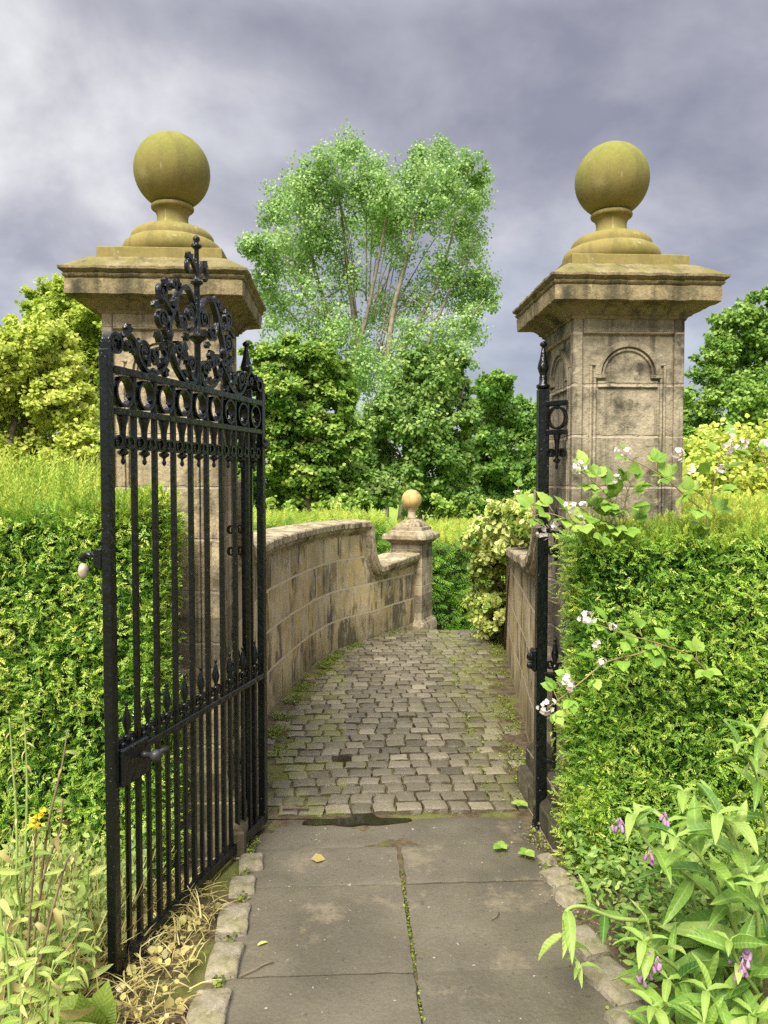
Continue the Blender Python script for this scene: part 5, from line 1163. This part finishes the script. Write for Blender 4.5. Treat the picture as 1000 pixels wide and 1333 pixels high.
def dock(label, base, dirs):
    p0 = np.array(base); t = thing('dock_plant', label, 'dock plant', tuple(p0)); n = len(dirs); P = np.zeros((n, 3)); D = np.array([d[:3] for d in dirs], float); S = np.array([d[3] for d in dirs]); 
    leaf_mesh('foliage', WEED, *OVATE, P, D, np.tile(np.array([[0, -.8, .6]]), (n, 1))+rng.normal(0, .15, (n, 3)), np.stack([S*.75, S, S], 1), rng.uniform(.3, .6, n), t, True)
    b = MB(); b.tube([(0, 0, -.05), (0, 0, .02)], [.008, .006], 6); b.build('stem', STEM, t)
dock('broad dock plant with big ribbed leaves at the bottom near the gate foot', ground(130, 1345, .0), [(-.55, -.25, .8, .17), (.15, -.2, .95, .16), (.3, -.3, .7, .13), (-.2, -.4, .8, .16), (-.7, -.3, .5, .14)])
n = 1600; gx = rng.random(n); p = np.stack([-.80+.42*gx, 1.75+1.15*rng.random(n)**1.3, .01+rng.random(n)**2*.04], 1)
line = -.717+(p[:, 1]-2.361)*(.345/1.049); p[:, 0] = np.where(p[:, 1] > 2.36, line+rng.uniform(-.25, .22, n), rng.uniform(-.95, -.47, n)); p = p[p[:, 0] < -.46]; n = len(p)
D = rnd(n, .8); D[:, 2] = np.abs(D[:, 2])*.35; o = leaf_mesh('dry_grass', DRY, *BLADE, p, D, rnd(n, .5)+np.array([0, 0, 1]), np.stack([rng.uniform(.003, .007, n), rng.uniform(.04, .13, n), np.full(n, .1)], 1), np.clip(rng.normal(.45, .28, n), 0, 1)); tag(o, 'dry straw grass lying below the gate', None, None, 'stuff')
n = 380; p = np.stack([rng.uniform(-.78, -.47, n), rng.uniform(1.75, 2.75, n), rng.random(n)*.05], 1); o = leaf_mesh('leaf_litter', DRY, *LEAF, p, rnd(n)+np.array([0, 0, .2]), rnd(n, .6)+np.array([0, 0, 1]), rng.uniform(.012, .035, n), np.clip(rng.normal(.55, .25, n), 0, 1)); tag(o, 'yellow brown fallen leaves among the dry grass', None, None, 'stuff')
n = 9500; p = np.stack([rng.uniform(-1.7, -.72, n), rng.uniform(1.75, 2.95, n), rng.random(n)**1.4*.22], 1); p = p[(p[:, 0] < -.80+(p[:, 1]-2.36)*.33)]; n = len(p); D = rnd(n, .6); D[:, 2] = np.abs(D[:, 2])+.2
o = leaf_mesh('undergrowth', WEED, *LEAF, p, D, rnd(n, .5)+np.array([0, -.4, .8]), np.stack([q*f for q in [rng.uniform(.014, .042, n)] for f in (.55, 1, 1)], 1), np.clip(rng.normal(.34, .27, n), 0, 1)); tag(o, 'tangled pale undergrowth at the left hedge foot', None, None, 'stuff')
n = 900; p = np.stack([rng.uniform(-1.6, -.74, n), rng.uniform(1.8, 2.8, n), np.zeros(n)], 1); p = p[(p[:, 0] < -.76+(p[:, 1]-2.36)*.33)]; n = len(p); D = rnd(n, .3)+np.array([0, 0, .8]); o = leaf_mesh('tall_grass', DRY, *BLADE, p, D, rnd(n, .6)+np.array([0, -1, 0]), np.stack([rng.uniform(.003, .006, n), rng.uniform(.12, .42, n), np.full(n, .2)], 1), np.clip(rng.normal(.65, .25, n), 0, 1)); tag(o, 'thin straw coloured grass stalks by the gate foot', None, None, 'stuff')

# moss and tiny weeds along the wall feet, kerb gravel
strip_scatter(9000, lambda t: xl(3.75+4.2*t)+.05+np.abs(rng.normal(0, .055, len(t))), lambda t: 3.75+4.2*t, .02, MOSS, 'moss', 'mossy weeds along the foot of the streaked wall', (.005, .015))
strip_scatter(4200, lambda t: xr(3.6+4.2*t)-.05-np.abs(rng.normal(0, .07, len(t))), lambda t: 3.6+4.2*t, .02, MOSS, 'moss', 'moss and litter along the foot of the brown wall', (.004, .014))
strip_scatter(900, lambda t: .70+.22*t, lambda t: 3.7+3.0*t, .02, MOSS, 'moss', 'moss filling a joint between setts beside the brown wall', (.006, .014), z=-.006)
strip_scatter(500, lambda t: -.395+0*t, lambda t: 2.1+1.2*t, .012, MOSS, 'moss', 'moss between kerb stones and flagstones below the gate', (.006, .016))
strip_scatter(300, lambda t: .815+0*t, lambda t: 2.0+1.3*t, .02, MOSS, 'moss', 'moss between flagstones and kerb stones by comfrey', (.006, .016))
n = 700; p = np.stack([.84+rng.normal(0, .05, n), rng.uniform(2.1, 3.4, n), rng.random(n)*.008-.004], 1); o = leaf_mesh('gravel', KERB, *CARD, p, rnd(n), rnd(n, .4)+np.array([0, 0, 1]), rng.uniform(.004, .012, n), rng.random(n)); tag(o, 'pale grit and chips along the path edge', None, None, 'stuff')

# ------------------------------------------------------------------ small loose things
def one_leaf(name, label, px, py, size, mat, tpl, d, var, z=.008):
    g = ground(px, py, z); o = leaf_mesh(name, mat, *tpl, np.zeros((1, 3)), np.array([d], float), np.array([[.1, -.1, 1.]]), np.array([size]), [var]); o.location = tuple(g); tag(o, label, 'leaf')
one_leaf('fallen_leaf', 'curled pale yellow leaf lying on the flagstone near the speckled kerb stone', 335, 1231, .05, GOLD, LANCE, (.8, .6, .1), 1.0)
one_leaf('fallen_leaf', 'flat brown dead leaf on the first flagstone past the threshold', 405, 1118, .06, DRY, LEAF, (1, .1, 0), .45)
def twig(label, pts, r):
    b = MB(); q = [ground(px, py, z) for px, py, z in pts]; p0 = q[0]; b.tube([tuple(x-p0) for x in q], r, 6); o = b.build('twig', BARK, None, True); o.location = tuple(p0); tag(o, label, 'twig')
twig('thin brown twig on the flagstone beside the kerb stones', [(312, 1271, .006), (332, 1262, .01), (345, 1255, .008), (356, 1252, .01)], .0022)
twig('small curved dark twig on the flagstone in front of comfrey', [(640, 1197, .005), (646, 1193, .008), (650, 1188, .006)], .0022)
twig('short pale stick lying by the puddle next to the hinge post', [(368, 1053, .012), (385, 1052, .014), (402, 1053, .012)], .006)
def sprout(px, py, label, n, s):
    g = ground(px, py, 0); t = thing('seedling', label, 'weed', tuple(g)); a = np.linspace(0, 5.2, n)
    leaf_mesh('foliage', BRAM, *OVATE, np.tile(np.array([[0, 0, .02]]), (n, 1)), np.stack([np.cos(a), np.sin(a)*.9, np.full(n, .25)], 1), np.tile(np.array([[0, -.2, 1.]]), (n, 1)), np.full(n, s)*rng.uniform(.7, 1.2, n), rng.uniform(.4, .9, n), t, True)
    b = MB(); b.tube([(0, 0, -.02), (0, 0, .022)], .002, 5); b.build('stem', STEM, t)
sprout(652, 1108, 'tiny green seedling rooted in the joint of the flagstones', 5, .045)
sprout(684, 1117, 'small green seedling at the flagstone edge by the iron post', 4, .05)
sprout(678, 1052, 'flat weed growing between setts at the foot of the iron post', 6, .04)
